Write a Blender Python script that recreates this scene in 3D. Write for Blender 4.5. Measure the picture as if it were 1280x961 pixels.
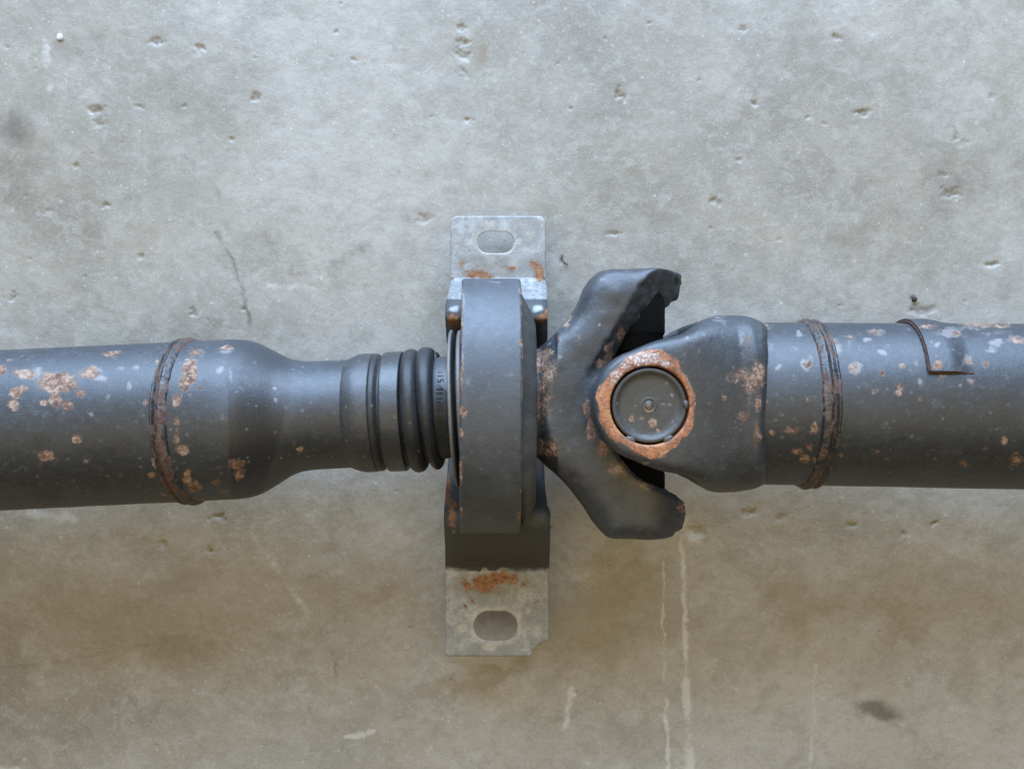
import bpy, math
import numpy as np

# ------------------------------------------------------------------ clear
for o in list(bpy.data.objects):
    bpy.data.objects.remove(o)
S = bpy.context.scene
COL = S.collection
U = 0.00036            # metres per working unit
D = 1010.0             # camera height above the shaft axis, in units
HF = 190.0             # height of the shaft axis above the floor, in units

# ------------------------------------------------------------------ camera
cam_d = bpy.data.cameras.new("camera")
cam = bpy.data.objects.new("camera", cam_d)
COL.objects.link(cam)
cam_d.sensor_width = 36.0
cam_d.lens = 36.0 * D / 1280.0
cam_d.clip_start = 0.01
cam_d.clip_end = 60.0
cam.location = (0, 0, (D + HF) * U)
cam.rotation_euler = (0, 0, 0)
S.camera = cam
S.render.resolution_x = 1024
S.render.resolution_y = 768

# ------------------------------------------------------------------ world
W_ = bpy.data.worlds.new("World")
S.world = W_
W_.use_nodes = True
bg = W_.node_tree.nodes['Background']
bg.inputs[0].default_value = (1.0, 0.80, 0.55, 1)
bg.inputs[1].default_value = 0.15

# ------------------------------------------------------------------ lamps: daylight through the open doorway
def area(name, loc, target, sx, sy, power, col):
    l = bpy.data.lights.new(name, 'AREA')
    l.shape = 'RECTANGLE'; l.size = sx; l.size_y = sy
    l.energy = power; l.color = col
    o = bpy.data.objects.new(name, l); COL.objects.link(o)
    o.location = loc
    d = np.array(target, float) - np.array(loc, float)
    from mathutils import Vector
    o.rotation_euler = Vector(d).to_track_quat('-Z', 'Y').to_euler()
    return o
area("doorway_light", (-0.15, 1.5, 0.78), (-0.15, 0, 0.78), 2.4, 1.5, 115, (0.50, 0.70, 1.0))
area("upper_sky_light", (-0.02, 0.85, 1.7), (0, 0.05, 0), 0.8, 0.6, 9, (0.34, 0.60, 1.0))

area("ceiling_bounce_light", (0, 0.15, 2.3), (0, 0.15, 0), 4.0, 3.0, 36, (1.0, 0.77, 0.32))

S.view_settings.view_transform = 'Standard'
S.view_settings.look = 'None'
S.view_settings.exposure = 0.0
S.view_settings.gamma = 1.0
S.view_settings.use_curve_mapping = False
S.render.engine = 'CYCLES'

# ------------------------------------------------------------------ numeric helpers
def hash3(ix, iy, iz, seed=0):
    h = (ix.astype(np.int64) * 374761393 + iy.astype(np.int64) * 668265263 + iz.astype(np.int64) * 2147483647 + seed * 974634777) & 0xFFFFFFFF
    h = ((h ^ (h >> 13)) * 1274126177) & 0xFFFFFFFF
    h = (h ^ (h >> 16)) & 0xFFFFFFFF
    return h.astype(np.float64) / 4294967295.0

def vnoise(x, y, z=None, seed=0):
    x = np.asarray(x, float); y = np.asarray(y, float)
    ix = np.floor(x); iy = np.floor(y)
    fx = x - ix; fy = y - iy
    fx = fx * fx * (3 - 2 * fx); fy = fy * fy * (3 - 2 * fy)
    if z is None:
        zi = np.zeros_like(ix)
        a = hash3(ix, iy, zi, seed); b = hash3(ix + 1, iy, zi, seed)
        c = hash3(ix, iy + 1, zi, seed); d = hash3(ix + 1, iy + 1, zi, seed)
        return (a * (1 - fx) + b * fx) * (1 - fy) + (c * (1 - fx) + d * fx) * fy
    z = np.asarray(z, float); iz = np.floor(z); fz = z - iz; fz = fz * fz * (3 - 2 * fz)
    r = 0
    for dz in (0, 1):
        a = hash3(ix, iy, iz + dz, seed); b = hash3(ix + 1, iy, iz + dz, seed)
        c = hash3(ix, iy + 1, iz + dz, seed); d = hash3(ix + 1, iy + 1, iz + dz, seed)
        v = (a * (1 - fx) + b * fx) * (1 - fy) + (c * (1 - fx) + d * fx) * fy
        r = r + v * (fz if dz else 1 - fz)
    return r

def fbm(x, y, z=None, scale=1.0, octv=4, seed=0, gain=0.5):
    s = 0; a = 1; t = 0
    for k in range(octv):
        f = 2.03 ** k / scale
        s = s + a * vnoise(x * f + 17.3 * k, y * f - 9.1 * k, None if z is None else z * f + 3.7 * k, seed + k)
        t += a; a *= gain
    return s / t

def sstep(a, b, x):
    t = np.clip((x - a) / (b - a), 0, 1)
    return t * t * (3 - 2 * t)

def toW(px, py, z):
    """picture measurement at height z above the shaft axis -> units"""
    m = (D - z) / D
    return (px - 640.0) * m, (480.5 - py) * m, z

def seen(P):
    m = D / (D - P[:, 2])
    return 640 + P[:, 0] * m, 480.5 - P[:, 1] * m

def spots(P, lst, warp=3.0, wscale=9.0, seed=5):
    """soft marks laid on the upper side of a surface; value 1 at the centre, 0 at the rim"""
    px, py = seen(P)
    wx = (fbm(px, py, None, wscale, 3, seed) - .5) * 2 * warp
    wy = (fbm(px, py, None, wscale, 3, seed + 40) - .5) * 2 * warp
    v = np.zeros(len(P))
    for s in lst:
        x, y, rx, ry = s[:4]
        k = s[4] if len(s) > 4 else 1.0
        near = (abs(px - x) < rx * 1.4 + warp) & (abs(py - y) < ry * 1.4 + warp)
        if not near.any():
            continue
        d = np.sqrt(((px[near] + wx[near] - x) / rx) ** 2 + ((py[near] + wy[near] - y) / ry) ** 2)
        v[near] = np.maximum(v[near], np.clip(1 - d, 0, 1) * k)
    return v

# ------------------------------------------------------------------ mesh helpers
def make(name, V, F, mat, parent=None, attrs=None, smooth=True, zoff=HF):
    V = np.asarray(V, float)
    W = V.copy(); W[:, 2] += zoff; W *= U
    me = bpy.data.meshes.new(name)
    if isinstance(F, np.ndarray):
        n = F.shape[0]; k = F.shape[1]
        me.vertices.add(len(W)); me.vertices.foreach_set('co', W.ravel().astype(np.float32))
        me.loops.add(n * k); me.loops.foreach_set('vertex_index', F.ravel().astype(np.int32))
        me.polygons.add(n)
        me.polygons.foreach_set('loop_start', (np.arange(n) * k).astype(np.int32))
        me.polygons.foreach_set('loop_total', np.full(n, k, np.int32))
        me.update(calc_edges=True)
    else:
        me.from_pydata([tuple(v) for v in W], [], F)
    me.validate()
    if smooth:
        me.polygons.foreach_set('use_smooth', np.ones(len(me.polygons), bool))
    if attrs:
        for k, a in attrs.items():
            at = me.attributes.new(k, 'FLOAT', 'POINT')
            at.data.foreach_set('value', np.asarray(a, np.float32))
    me.materials.append(mat)
    ob = bpy.data.objects.new(name, me)
    COL.objects.link(ob)
    if parent: ob.parent = parent
    return ob

def gridF(nr, nc, wrap_c=False, wrap_r=False, flip=False):
    r = np.arange(nr if wrap_r else nr - 1); c = np.arange(nc if wrap_c else nc - 1)
    R, C_ = np.meshgrid(r, c, indexing='ij')
    R = R.ravel(); C_ = C_.ravel()
    R2 = (R + 1) % nr; C2 = (C_ + 1) % nc
    q = np.stack([R * nc + C_, R2 * nc + C_, R2 * nc + C2, R * nc + C2], 1)
    return q[:, ::-1] if flip else q

def frame(d):
    d = np.array(d, float); d /= np.linalg.norm(d)
    e2 = np.array([0, 0, 1.0]) - d * d[2]; e2 /= np.linalg.norm(e2)   # up
    e1 = np.cross(e2, d)                                              # sideways
    return d, e1, e2

def revolve(P0, d, s, r, nphi, rf=None):
    """surface of revolution. returns V, F, S(s per vert), PHI. phi=0 -> sideways, pi/2 -> up"""
    d, e1, e2 = frame(d)
    s = np.asarray(s, float); r = np.asarray(r, float)
    phi = np.linspace(0, 2 * np.pi, nphi, endpoint=False)
    SS, PH = np.meshgrid(s, phi, indexing='ij'); RR = np.repeat(r[:, None], nphi, 1)
    SS = SS.copy()
    if rf is not None:
        SS, RR = rf(SS, PH, RR)
    V = (np.array(P0)[None, None, :] + SS[..., None] * d + (RR * np.cos(PH))[..., None] * e1 + (RR * np.sin(PH))[..., None] * e2)
    return V.reshape(-1, 3), gridF(len(s), nphi, wrap_c=True), SS.ravel(), PH.ravel()

def profile(pts, step=1.6):
    pts = np.array(pts, float)
    out_s = []; out_r = []
    for a, b in zip(pts[:-1], pts[1:]):
        n = max(1, int(np.hypot(*(b - a)) / step))
        t = np.arange(n) / n
        out_s += list(a[0] + (b[0] - a[0]) * t); out_r += list(a[1] + (b[1] - a[1]) * t)
    out_s.append(pts[-1, 0]); out_r.append(pts[-1, 1])
    return np.array(out_s), np.array(out_r)

def smooth1(a, n):
    for _ in range(n):
        b = a.copy(); b[1:-1] = (a[:-2] + 2 * a[1:-1] + a[2:]) / 4; a = b
    return a

def catmull(pts, n=12):
    pts = np.array(pts, float); out = []
    P = np.vstack([2 * pts[0] - pts[1], pts, 2 * pts[-1] - pts[-2]])
    for i in range(1, len(P) - 2):
        p0, p1, p2, p3 = P[i - 1:i + 3]
        for t in np.arange(n) / n:
            out.append(0.5 * ((2 * p1) + (-p0 + p2) * t + (2 * p0 - 5 * p1 + 4 * p2 - p3) * t * t + (-p0 + 3 * p1 - 3 * p2 + p3) * t ** 3))
    out.append(pts[-1]); return np.array(out)

def poly_sdf(x, y, poly):
    """2D signed distance, negative inside"""
    poly = np.array(poly, float); d = np.full(x.shape, 1e18); s = np.ones(x.shape)
    n = len(poly)
    for i in range(n):
        a = poly[i]; b = poly[(i - 1) % n]; e = b - a
        wx = x - a[0]; wy = y - a[1]
        t = np.clip((wx * e[0] + wy * e[1]) / (e @ e), 0, 1)
        dx = wx - e[0] * t; dy = wy - e[1] * t
        d = np.minimum(d, dx * dx + dy * dy)
        c1 = y >= a[1]; c2 = y < b[1]; c3 = e[0] * wy > e[1] * wx
        flip = (c1 & c2 & c3) | (~c1 & ~c2 & ~c3)
        s = np.where(flip, -s, s)
    return s * np.sqrt(d)

def smax(a, b, k):
    h = np.clip(0.5 - 0.5 * (b - a) / k, 0, 1)
    return b + (a - b) * h + k * h * (1 - h)
def smin(a, b, k):
    return -smax(-a, -b, k)

def nets(fun, lo, hi, h):
    """surface nets over an implicit function f(x,y,z)"""
    lo = np.array(lo, float); hi = np.array(hi, float)
    n = np.ceil((hi - lo) / h).astype(int) + 1
    ax = [lo[i] + h * np.arange(n[i]) for i in range(3)]
    X, Y, Z = np.meshgrid(*ax, indexing='ij')
    F = fun(X, Y, Z)
    F = np.where(np.abs(F) < 1e-6, 1e-6, F)
    nx, ny, nz = F.shape
    acc = np.zeros((nx - 1, ny - 1, nz - 1, 3)); cnt = np.zeros((nx - 1, ny - 1, nz - 1))
    cs = [(i, j, k) for i in (0, 1) for j in (0, 1) for k in (0, 1)]
    def sub(c): return F[c[0]:nx - 1 + c[0], c[1]:ny - 1 + c[1], c[2]:nz - 1 + c[2]]
    for a in cs:
        for axx in range(3):
            if a[axx]: continue
            b = list(a); b[axx] = 1
            fa = sub(a); fb = sub(b)
            m = (fa < 0) != (fb < 0)
            t = np.where(m, fa / np.where(m, fa - fb, 1), 0)
            for q in range(3):
                acc[..., q] += np.where(m, a[q] + (t if q == axx else 0), 0)
            cnt += m
    act = cnt > 0
    idx = -np.ones(act.shape, int); idx[act] = np.arange(act.sum())
    I = np.argwhere(act)
    V = lo + h * (I + acc[act] / cnt[act][:, None])
    Q = []
    for axx in range(3):
        o1, o2 = (axx + 1) % 3, (axx + 2) % 3
        sl0 = [slice(None)] * 3; sl1 = [slice(None)] * 3
        sl0[axx] = slice(0, -1); sl1[axx] = slice(1, None)
        A = F[tuple(sl0)] < 0; B = F[tuple(sl1)] < 0
        E = np.argwhere(A != B)
        ok = (E[:, o1] > 0) & (E[:, o2] > 0) & (E[:, o1] < F.shape[o1] - 1) & (E[:, o2] < F.shape[o2] - 1)
        E = E[ok]
        ins = A[tuple(E.T)]
        def g(d1, d2):
            J = E.copy(); J[:, o1] -= d1; J[:, o2] -= d2
            return idx[tuple(J.T)]
        q = np.stack([g(0, 0), g(1, 0), g(1, 1), g(0, 1)], 1)
        q[~ins] = q[~ins][:, ::-1]
        Q.append(q)
    return V, np.vstack(Q)

# ------------------------------------------------------------------ materials
class NT:
    def __init__(s, name):
        s.m = bpy.data.materials.new(name); s.m.use_nodes = True
        s.t = s.m.node_tree; s.n = s.t.nodes; s.l = s.t.links
        s.b = s.n['Principled BSDF']
        tc = s.n.new('ShaderNodeTexCoord')
        mp = s.n.new('ShaderNodeVectorMath'); mp.operation = 'SCALE'; mp.inputs['Scale'].default_value = 1 / U
        s.l.new(tc.outputs['Object'], mp.inputs[0]); s.co = mp.outputs[0]
    def put(s, sock, v):
        if isinstance(v, (int, float)): sock.default_value = v
        elif isinstance(v, tuple): sock.default_value = v if len(v) == 4 or len(v) == 3 and sock.type == 'VECTOR' else (*v, 1)
        else: s.l.new(v, sock)
    def attr(s, n):
        a = s.n.new('ShaderNodeAttribute'); a.attribute_name = n; return a.outputs['Fac']
    def noise(s, size, detail=4, rough=.55, dist=0, off=0, stretch=None):
        t = s.n.new('ShaderNodeTexNoise'); t.inputs['Scale'].default_value = 1 / size
        t.inputs['Detail'].default_value = detail; t.inputs['Roughness'].default_value = rough
        t.inputs['Distortion'].default_value = dist
        v = s.n.new('ShaderNodeVectorMath'); v.operation = 'MULTIPLY_ADD'
        v.inputs[1].default_value = stretch or (1, 1, 1); v.inputs[2].default_value = (off, off * 1.7, off * .6)
        s.l.new(s.co, v.inputs[0]); s.l.new(v.outputs[0], t.inputs['Vector'])
        return t.outputs['Fac']
    def vor(s, size, feat='F1', rnd=1.0, out='Distance', off=0):
        t = s.n.new('ShaderNodeTexVoronoi'); t.feature = feat
        t.inputs['Scale'].default_value = 1 / size; t.inputs['Randomness'].default_value = rnd
        v = s.n.new('ShaderNodeVectorMath'); v.operation = 'ADD'; v.inputs[1].default_value = (off, off * 2, off)
        s.l.new(s.co, v.inputs[0]); s.l.new(v.outputs[0], t.inputs['Vector'])
        return t.outputs[out], t.outputs['Color']
    def math(s, op, a, b=0.0, c=None):
        m = s.n.new('ShaderNodeMath'); m.operation = op
        s.put(m.inputs[0], a); s.put(m.inputs[1], b)
        if c is not None: s.put(m.inputs[2], c)
        return m.outputs[0]
    def ss(s, v, a, b):
        m = s.n.new('ShaderNodeMapRange'); m.interpolation_type = 'SMOOTHSTEP'
        s.put(m.inputs['Value'], v); m.inputs['From Min'].default_value = a; m.inputs['From Max'].default_value = b
        return m.outputs[0]
    def mix(s, f, a, b, mode='MIX'):
        m = s.n.new('ShaderNodeMix'); m.data_type = 'RGBA'; m.blend_type = mode
        s.put(m.inputs[0], f); s.put(m.inputs[6], a); s.put(m.inputs[7], b); return m.outputs[2]
    def mixf(s, f, a, b):
        m = s.n.new('ShaderNodeMix'); m.data_type = 'FLOAT'
        s.put(m.inputs[0], f); s.put(m.inputs[2], a); s.put(m.inputs[3], b); return m.outputs[0]
    def ramp(s, f, stops):
        r = s.n.new('ShaderNodeValToRGB'); e = r.color_ramp.elements
        e[0].position, e[0].color = stops[0][0], (*stops[0][1], 1)
        e[1].position, e[1].color = stops[-1][0], (*stops[-1][1], 1)
        for p, c in stops[1:-1]:
            q = e.new(p); q.color = (*c, 1)
        s.put(r.inputs[0], f); return r.outputs[0]
    def bump(s, h, dist, strength=1.0, nrm=None):
        b = s.n.new('ShaderNodeBump'); b.inputs['Distance'].default_value = dist * U
        b.inputs['Strength'].default_value = strength
        s.put(b.inputs['Height'], h)
        if nrm is not None: s.l.new(nrm, b.inputs['Normal'])
        return b.outputs[0]

def steel_paint(name, base=(0.024, 0.029, 0.037), rough=.45, rustk=1.0, speck=1.0, cast=0.0, dust=.25, deep=0.0):
    t = NT(name)
    rust = t.attr('rust'); dark = t.attr('dark'); pale = t.attr('pale')
    n1 = t.noise(70, 4); n2 = t.noise(9, 5, .65); n3 = t.noise(3, 3, .6)
    c = t.mix(t.ss(n1, .3, .75), base, tuple(v * 1.5 for v in base))
    c = t.mix(t.math('MULTIPLY', t.ss(n2, .5, .8), dust), c, (0.17, 0.165, 0.16))
    c = t.mix(t.math('MULTIPLY', t.ss(t.noise(24, 5, .65, .6, off=77), .50, .68), .45), c, tuple(v * .5 for v in base))
    scr = t.noise(2.2, 3, .6, off=91, stretch=(.07, 1, 1))
    c = t.mix(t.math('MULTIPLY', t.ss(scr, .60, .72), t.math('MULTIPLY', t.ss(n1, .4, .7), .22)), c, (0.22, 0.22, 0.22))
    c = t.mix(t.math('MULTIPLY', t.ss(t.noise(2.0, 3, .7, off=55), .5, .75), .25), c, (0.13, 0.13, 0.13))
    # dark mask: blacker paint, plus shade painted into the weld grooves
    dk = t.ss(t.math('ADD', dark, t.math('MULTIPLY', t.math('SUBTRACT', n2, .5), .35)), .25, .5)
    c = t.mix(dk, c, (0.016, 0.018, 0.023))
    # scattered pale flecks
    vd, vc = t.vor(10, off=3)
    sep = t.n.new('ShaderNodeSeparateColor'); t.l.new(vc, sep.inputs[0])
    keep = t.ss(t.math('ADD', sep.outputs[0], t.math('MULTIPLY', t.noise(55, 2, off=8), .9)), 1.12, 1.2)
    fl = t.math('MULTIPLY', t.ss(t.math('ADD', vd, t.math('MULTIPLY', n3, .35)), .46, .22), t.math('MULTIPLY', keep, .55 * speck))
    c = t.mix(fl, c, (0.26, 0.26, 0.26))
    # pale scuffs
    ps = t.ss(t.math('ADD', pale, t.math('MULTIPLY', t.math('SUBTRACT', n2, .5), .9)), .22, .62)
    c = t.mix(t.math('MULTIPLY', ps, .55), c, (0.33, 0.30, 0.29))
    # rust
    n4 = t.noise(5, 6, .75, .8, off=19)
    nz = t.math('ADD', t.math('MULTIPLY', t.math('SUBTRACT', n2, .5), .9), t.math('MULTIPLY', t.math('SUBTRACT', n4, .5), 1.1))
    rsum = t.math('ADD', rust, nz)
    rm = t.math('MULTIPLY', t.math('MULTIPLY', t.ss(rsum, .20, .40), t.ss(rust, .02, .12)), .92)
    halo = t.math('MULTIPLY', t.ss(rsum, .02, .32), t.math('MULTIPLY', t.ss(rust, .02, .12), .6))
    vd2, vc2 = t.vor(26, off=11)
    sep2 = t.n.new('ShaderNodeSeparateColor'); t.l.new(vc2, sep2.inputs[0])
    rare = t.math('MULTIPLY', t.ss(sep2.outputs[1], .84, .92), .6 * rustk)
    rsm = t.math('MULTIPLY', t.ss(t.math('ADD', vd2, t.math('MULTIPLY', n2, .35)), .36, .24), rare)
    rm = t.math('MAXIMUM', rm, rsm)
    c = t.mix(halo, c, (0.13, 0.085, 0.06))
    rc = t.ramp(t.math('ADD', t.math('MULTIPLY', t.ss(t.noise(6, 6, .75, .5, off=5), .34, .66), .65), t.math('MULTIPLY', t.ss(t.noise(30, 3, .6, off=65), .35, .65), .35)), [(.10, (0.06, 0.032, 0.025)), (.32, (0.15, 0.07, 0.042)), (.55, (0.29, 0.165, 0.10)), (.85, (0.43, 0.32, 0.255))])
    if deep: rc = t.mix(deep, rc, (0.075, 0.032, 0.026))
    rc = t.mix(t.math('MULTIPLY', t.ss(n3, .4, .75), .35), rc, tuple(v * 2.5 for v in base))
    c = t.mix(rm, c, rc)
    t.l.new(c, t.b.inputs['Base Color'])
    r = t.math('ADD', rough, t.math('MULTIPLY', t.math('SUBTRACT', n2, .5), .3))
    r = t.mixf(rm, r, .9); r = t.mixf(fl, r, .8)
    t.l.new(r, t.b.inputs['Roughness'])
    t.b.inputs['Specular IOR Level'].default_value = .8
    h = t.math('ADD', t.math('MULTIPLY', n3, .35), t.math('MULTIPLY', n2, .5))
    h = t.math('SUBTRACT', h, t.math('MULTIPLY', rm, .35))
    h = t.math('ADD', h, t.math('MULTIPLY', t.math('MULTIPLY', rm, n3), .9))
    if cast: h = t.math('ADD', h, t.math('MULTIPLY', t.noise(5, 4, .6, off=2), cast))
    t.l.new(t.bump(h, 1.0, .55), t.b.inputs['Normal'])
    return t.m

def rubber(name, base=(0.018, 0.019, 0.021), rough=.42):
    t = NT(name)
    n1 = t.noise(40, 4); n2 = t.noise(5, 4, .6)
    c = t.mix(t.ss(n1, .35, .75), base, tuple(v * 1.9 for v in base))
    c = t.mix(t.math('MULTIPLY', t.ss(n2, .55, .8), .25), c, (0.14, 0.13, 0.12))
    vd, vc = t.vor(9, off=1)
    sep = t.n.new('ShaderNodeSeparateColor'); t.l.new(vc, sep.inputs[0])
    fl = t.math('MULTIPLY', t.ss(vd, .25, .12), t.ss(sep.outputs[0], .93, .96))
    c = t.mix(t.math('MULTIPLY', fl, .25), c, (0.3, 0.3, 0.3))
    t.l.new(c, t.b.inputs['Base Color'])
    t.l.new(t.math('ADD', rough - .1, t.math('MULTIPLY', n2, .25)), t.b.inputs['Roughness'])
    t.l.new(t.bump(n2, .8, .4), t.b.inputs['Normal'])
    return t.m

def galvanised(name):
    t = NT(name)
    rust = t.attr('rust'); dark = t.attr('dark'); pale = t.attr('pale')
    n1 = t.noise(30, 5, .6, .4); n2 = t.noise(8, 5, .65); n3 = t.noise(2.5, 3)
    c = t.mix(t.ss(n1, .35, .7), (0.29, 0.30, 0.31), (0.46, 0.47, 0.48))
    c = t.mix(t.math('MULTIPLY', t.ss(n2, .45, .7), .55), c, (0.27, 0.235, 0.18))
    c = t.mix(t.math('MULTIPLY', t.ss(rust, .0, .3), .5), c, (0.22, 0.17, 0.12))
    dk = t.ss(t.math('ADD', dark, t.math('MULTIPLY', t.math('SUBTRACT', n2, .5), .25)), .3, .5)
    c = t.mix(dk, c, (0.050, 0.053, 0.058))
    ps = t.ss(t.math('ADD', pale, t.math('MULTIPLY', t.math('SUBTRACT', n2, .5), 1.1)), .12, .75)
    c = t.mix(t.math('MULTIPLY', ps, .6), c, (0.58, 0.56, 0.50))
    rs = t.math('ADD', rust, t.math('MULTIPLY', t.math('SUBTRACT', n2, .5), .9))
    rm = t.math('MULTIPLY', t.ss(rs, .28, .5), t.ss(rust, .02, .15))
    rc = t.ramp(t.noise(5, 4, .7, off=5), [(.3, (0.10, 0.04, 0.02)), (.5, (0.32, 0.13, 0.05)), (.7, (0.42, 0.25, 0.12))])
    c = t.mix(t.math('MULTIPLY', rm, .9), c, rc)
    c = t.mix(t.math('MULTIPLY', t.ss(n3, .45, .7), .3), c, (0.13, 0.12, 0.10))
    t.l.new(c, t.b.inputs['Base Color'])
    t.l.new(t.math('MULTIPLY', t.math('SUBTRACT', 1.0, t.math('MAXIMUM', rm, dk)), .3), t.b.inputs['Metallic'])
    t.l.new(t.mixf(rm, t.math('ADD', .40, t.math('MULTIPLY', n2, .35)), .9), t.b.inputs['Roughness'])
    h = t.math('ADD', t.math('MULTIPLY', n2, .7), t.math('MULTIPLY', n3, .3))
    t.l.new(t.bump(h, 1.2, .5), t.b.inputs['Normal'])
    return t.m

def concrete():
    t = NT('worn concrete')
    st = t.attr('stain_shade'); dk = t.attr('dark'); lt = t.attr('light'); mac = t.attr('macro')
    n0 = t.noise(160, 5, .6, .3); n1 = t.noise(34, 6, .62, .2); n2 = t.noise(9, 5, .65); n3 = t.noise(2.6, 4, .6)
    c = t.ramp(t.math('ADD', t.math('MULTIPLY', mac, .5), t.math('MULTIPLY', n1, .5)),
               [(.34, (0.245, 0.22, 0.178)), (.5, (0.345, 0.322, 0.278)), (.64, (0.44, 0.416, 0.37))])
    c = t.mix(t.math('MULTIPLY', t.ss(n0, .42, .62), .5), c, (0.40, 0.36, 0.30))
    c = t.mix(t.math('MULTIPLY', t.ss(t.noise(75, 6, .66, .5, off=40), .48, .62), .5), c, (0.27, 0.25, 0.21))
    c = t.mix(t.math('MULTIPLY', t.ss(t.noise(26, 6, .7, .6, off=140), .50, .62), .38), c, (0.47, 0.45, 0.41))
    c = t.mix(t.math('MULTIPLY', t.ss(t.noise(14, 6, .7, .6, off=240), .54, .66), .35), c, (0.25, 0.225, 0.18))
    g1 = t.noise(1.5, 3, .7, off=12); g2 = t.noise(4.5, 4, .7, off=22)
    c = t.mix(t.math('MULTIPLY', t.ss(g1, .45, .70), .42), c, (0.22, 0.20, 0.17))
    c = t.mix(t.math('MULTIPLY', t.ss(g2, .52, .72), .32), c, (0.52, 0.51, 0.48))
    c = t.mix(t.math('MULTIPLY', t.ss(n2, .5, .78), .35), c, (0.25, 0.24, 0.215))
    c = t.mix(t.math('MULTIPLY', t.ss(n3, .35, .8), .30), c, (0.48, 0.47, 0.45))
    # sand grains showing
    for size, off, lo, amt, col in ((5.5, 3, .80, .75, (0.68, 0.67, 0.64)), (9, 31, .90, .8, (0.74, 0.72, 0.68)), (6, 57, .86, .5, (0.16, 0.14, 0.12)), (3.4, 71, .75, .4, (0.6, 0.58, 0.54))):
        vd, vc = t.vor(size, off=off)
        sp = t.n.new('ShaderNodeSeparateColor'); t.l.new(vc, sp.inputs[0])
        f = t.math('MULTIPLY', t.ss(t.math('ADD', vd, t.math('MULTIPLY', n3, .25)), .40, .22), t.ss(sp.outputs[0], lo, lo + .03))
        f = t.math('MULTIPLY', f, t.math('MULTIPLY', t.ss(n1, .3, .6), amt))
        c = t.mix(t.math('MULTIPLY', f, .6), c, col)
    wob = t.math('MULTIPLY', t.math('SUBTRACT', n2, .5), .5)
    c = t.mix(t.math('MULTIPLY', t.ss(t.math('ADD', st, t.math('MULTIPLY', wob, .7)), -.05, 1.0), .62), c, (0.235, 0.175, 0.095))  # stain brown, also colours the painted shadow below the shaft
    c = t.mix(t.math('MULTIPLY', t.ss(t.math('ADD', dk, wob), .05, .8), .8), c, (0.11, 0.095, 0.085))
    c = t.mix(t.math('MULTIPLY', t.ss(t.math('ADD', lt, t.math('MULTIPLY', wob, 1.6)), .12, .7), .7), c, (0.60, 0.59, 0.56))
    t.l.new(c, t.b.inputs['Base Color'])
    t.l.new(t.math('ADD', .34, t.math('MULTIPLY', n2, .35)), t.b.inputs['Roughness'])
    t.b.inputs['Specular IOR Level'].default_value = .6
    h = t.math('ADD', t.math('MULTIPLY', n3, .5), t.math('MULTIPLY', n2, .9))
    h = t.math('ADD', h, t.math('MULTIPLY', g2, .8))
    t.l.new(t.bump(h, 1.2, .34), t.b.inputs['Normal'])
    return t.m

def plain(name, col, rough=.6, metal=0.0, nsize=4, bump=.5):
    t = NT(name); n = t.noise(nsize, 5, .65)
    c = t.mix(n, tuple(v * .65 for v in col), tuple(min(1, v * 1.35) for v in col))
    t.l.new(c, t.b.inputs['Base Color']); t.b.inputs['Roughness'].default_value = rough; t.b.inputs['Metallic'].default_value = metal
    t.l.new(t.bump(n, 1, bump), t.b.inputs['Normal'])
    return t.m

M_tube = steel_paint('worn blue grey steel paint', dust=.3, speck=.6)
M_weld = steel_paint('rusty weld bead paint', base=(0.020, 0.019, 0.021), rough=.42, cast=.7, rustk=.3, deep=.75, speck=.3)
M_cast = steel_paint('dark cast iron paint', base=(0.029, 0.034, 0.042), rough=.46, speck=.35, cast=.5, rustk=.5)
M_band = steel_paint('grey painted bearing band', base=(0.042, 0.049, 0.060), rough=.48, speck=.35, rustk=.25, dust=.2)
M_rub = rubber('black boot rubber')
M_lip = rubber('dirty grey mount rubber', base=(0.05, 0.05, 0.048), rough=.55)
M_gal = galvanised('galvanised bracket steel')
M_conc = concrete()
M_black = plain('black greasy core', (0.005, 0.005, 0.005), .9)
M_black.node_tree.nodes['Principled BSDF'].inputs['Specular IOR Level'].default_value = .15
M_shield = plain('weathered shield steel', (0.20, 0.19, 0.18), .5, .3)
M_edge = plain('brown rusted edge', (0.10, 0.05, 0.035), .85, 0, 3, 1)
M_stone = plain('white stone', (0.80, 0.79, 0.75), .8, 0, 3)
M_grit = plain('dark grit', (0.05, 0.045, 0.04), .9, 0, 3)
M_collar = steel_paint('blue grey collar', base=(0.030, 0.033, 0.038), rough=.42, speck=.5, rustk=0, dust=.25)
M_clamp = steel_paint('black clamp band', base=(0.026, 0.029, 0.034), rough=.36, speck=.4, rustk=0, dust=.1)

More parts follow.
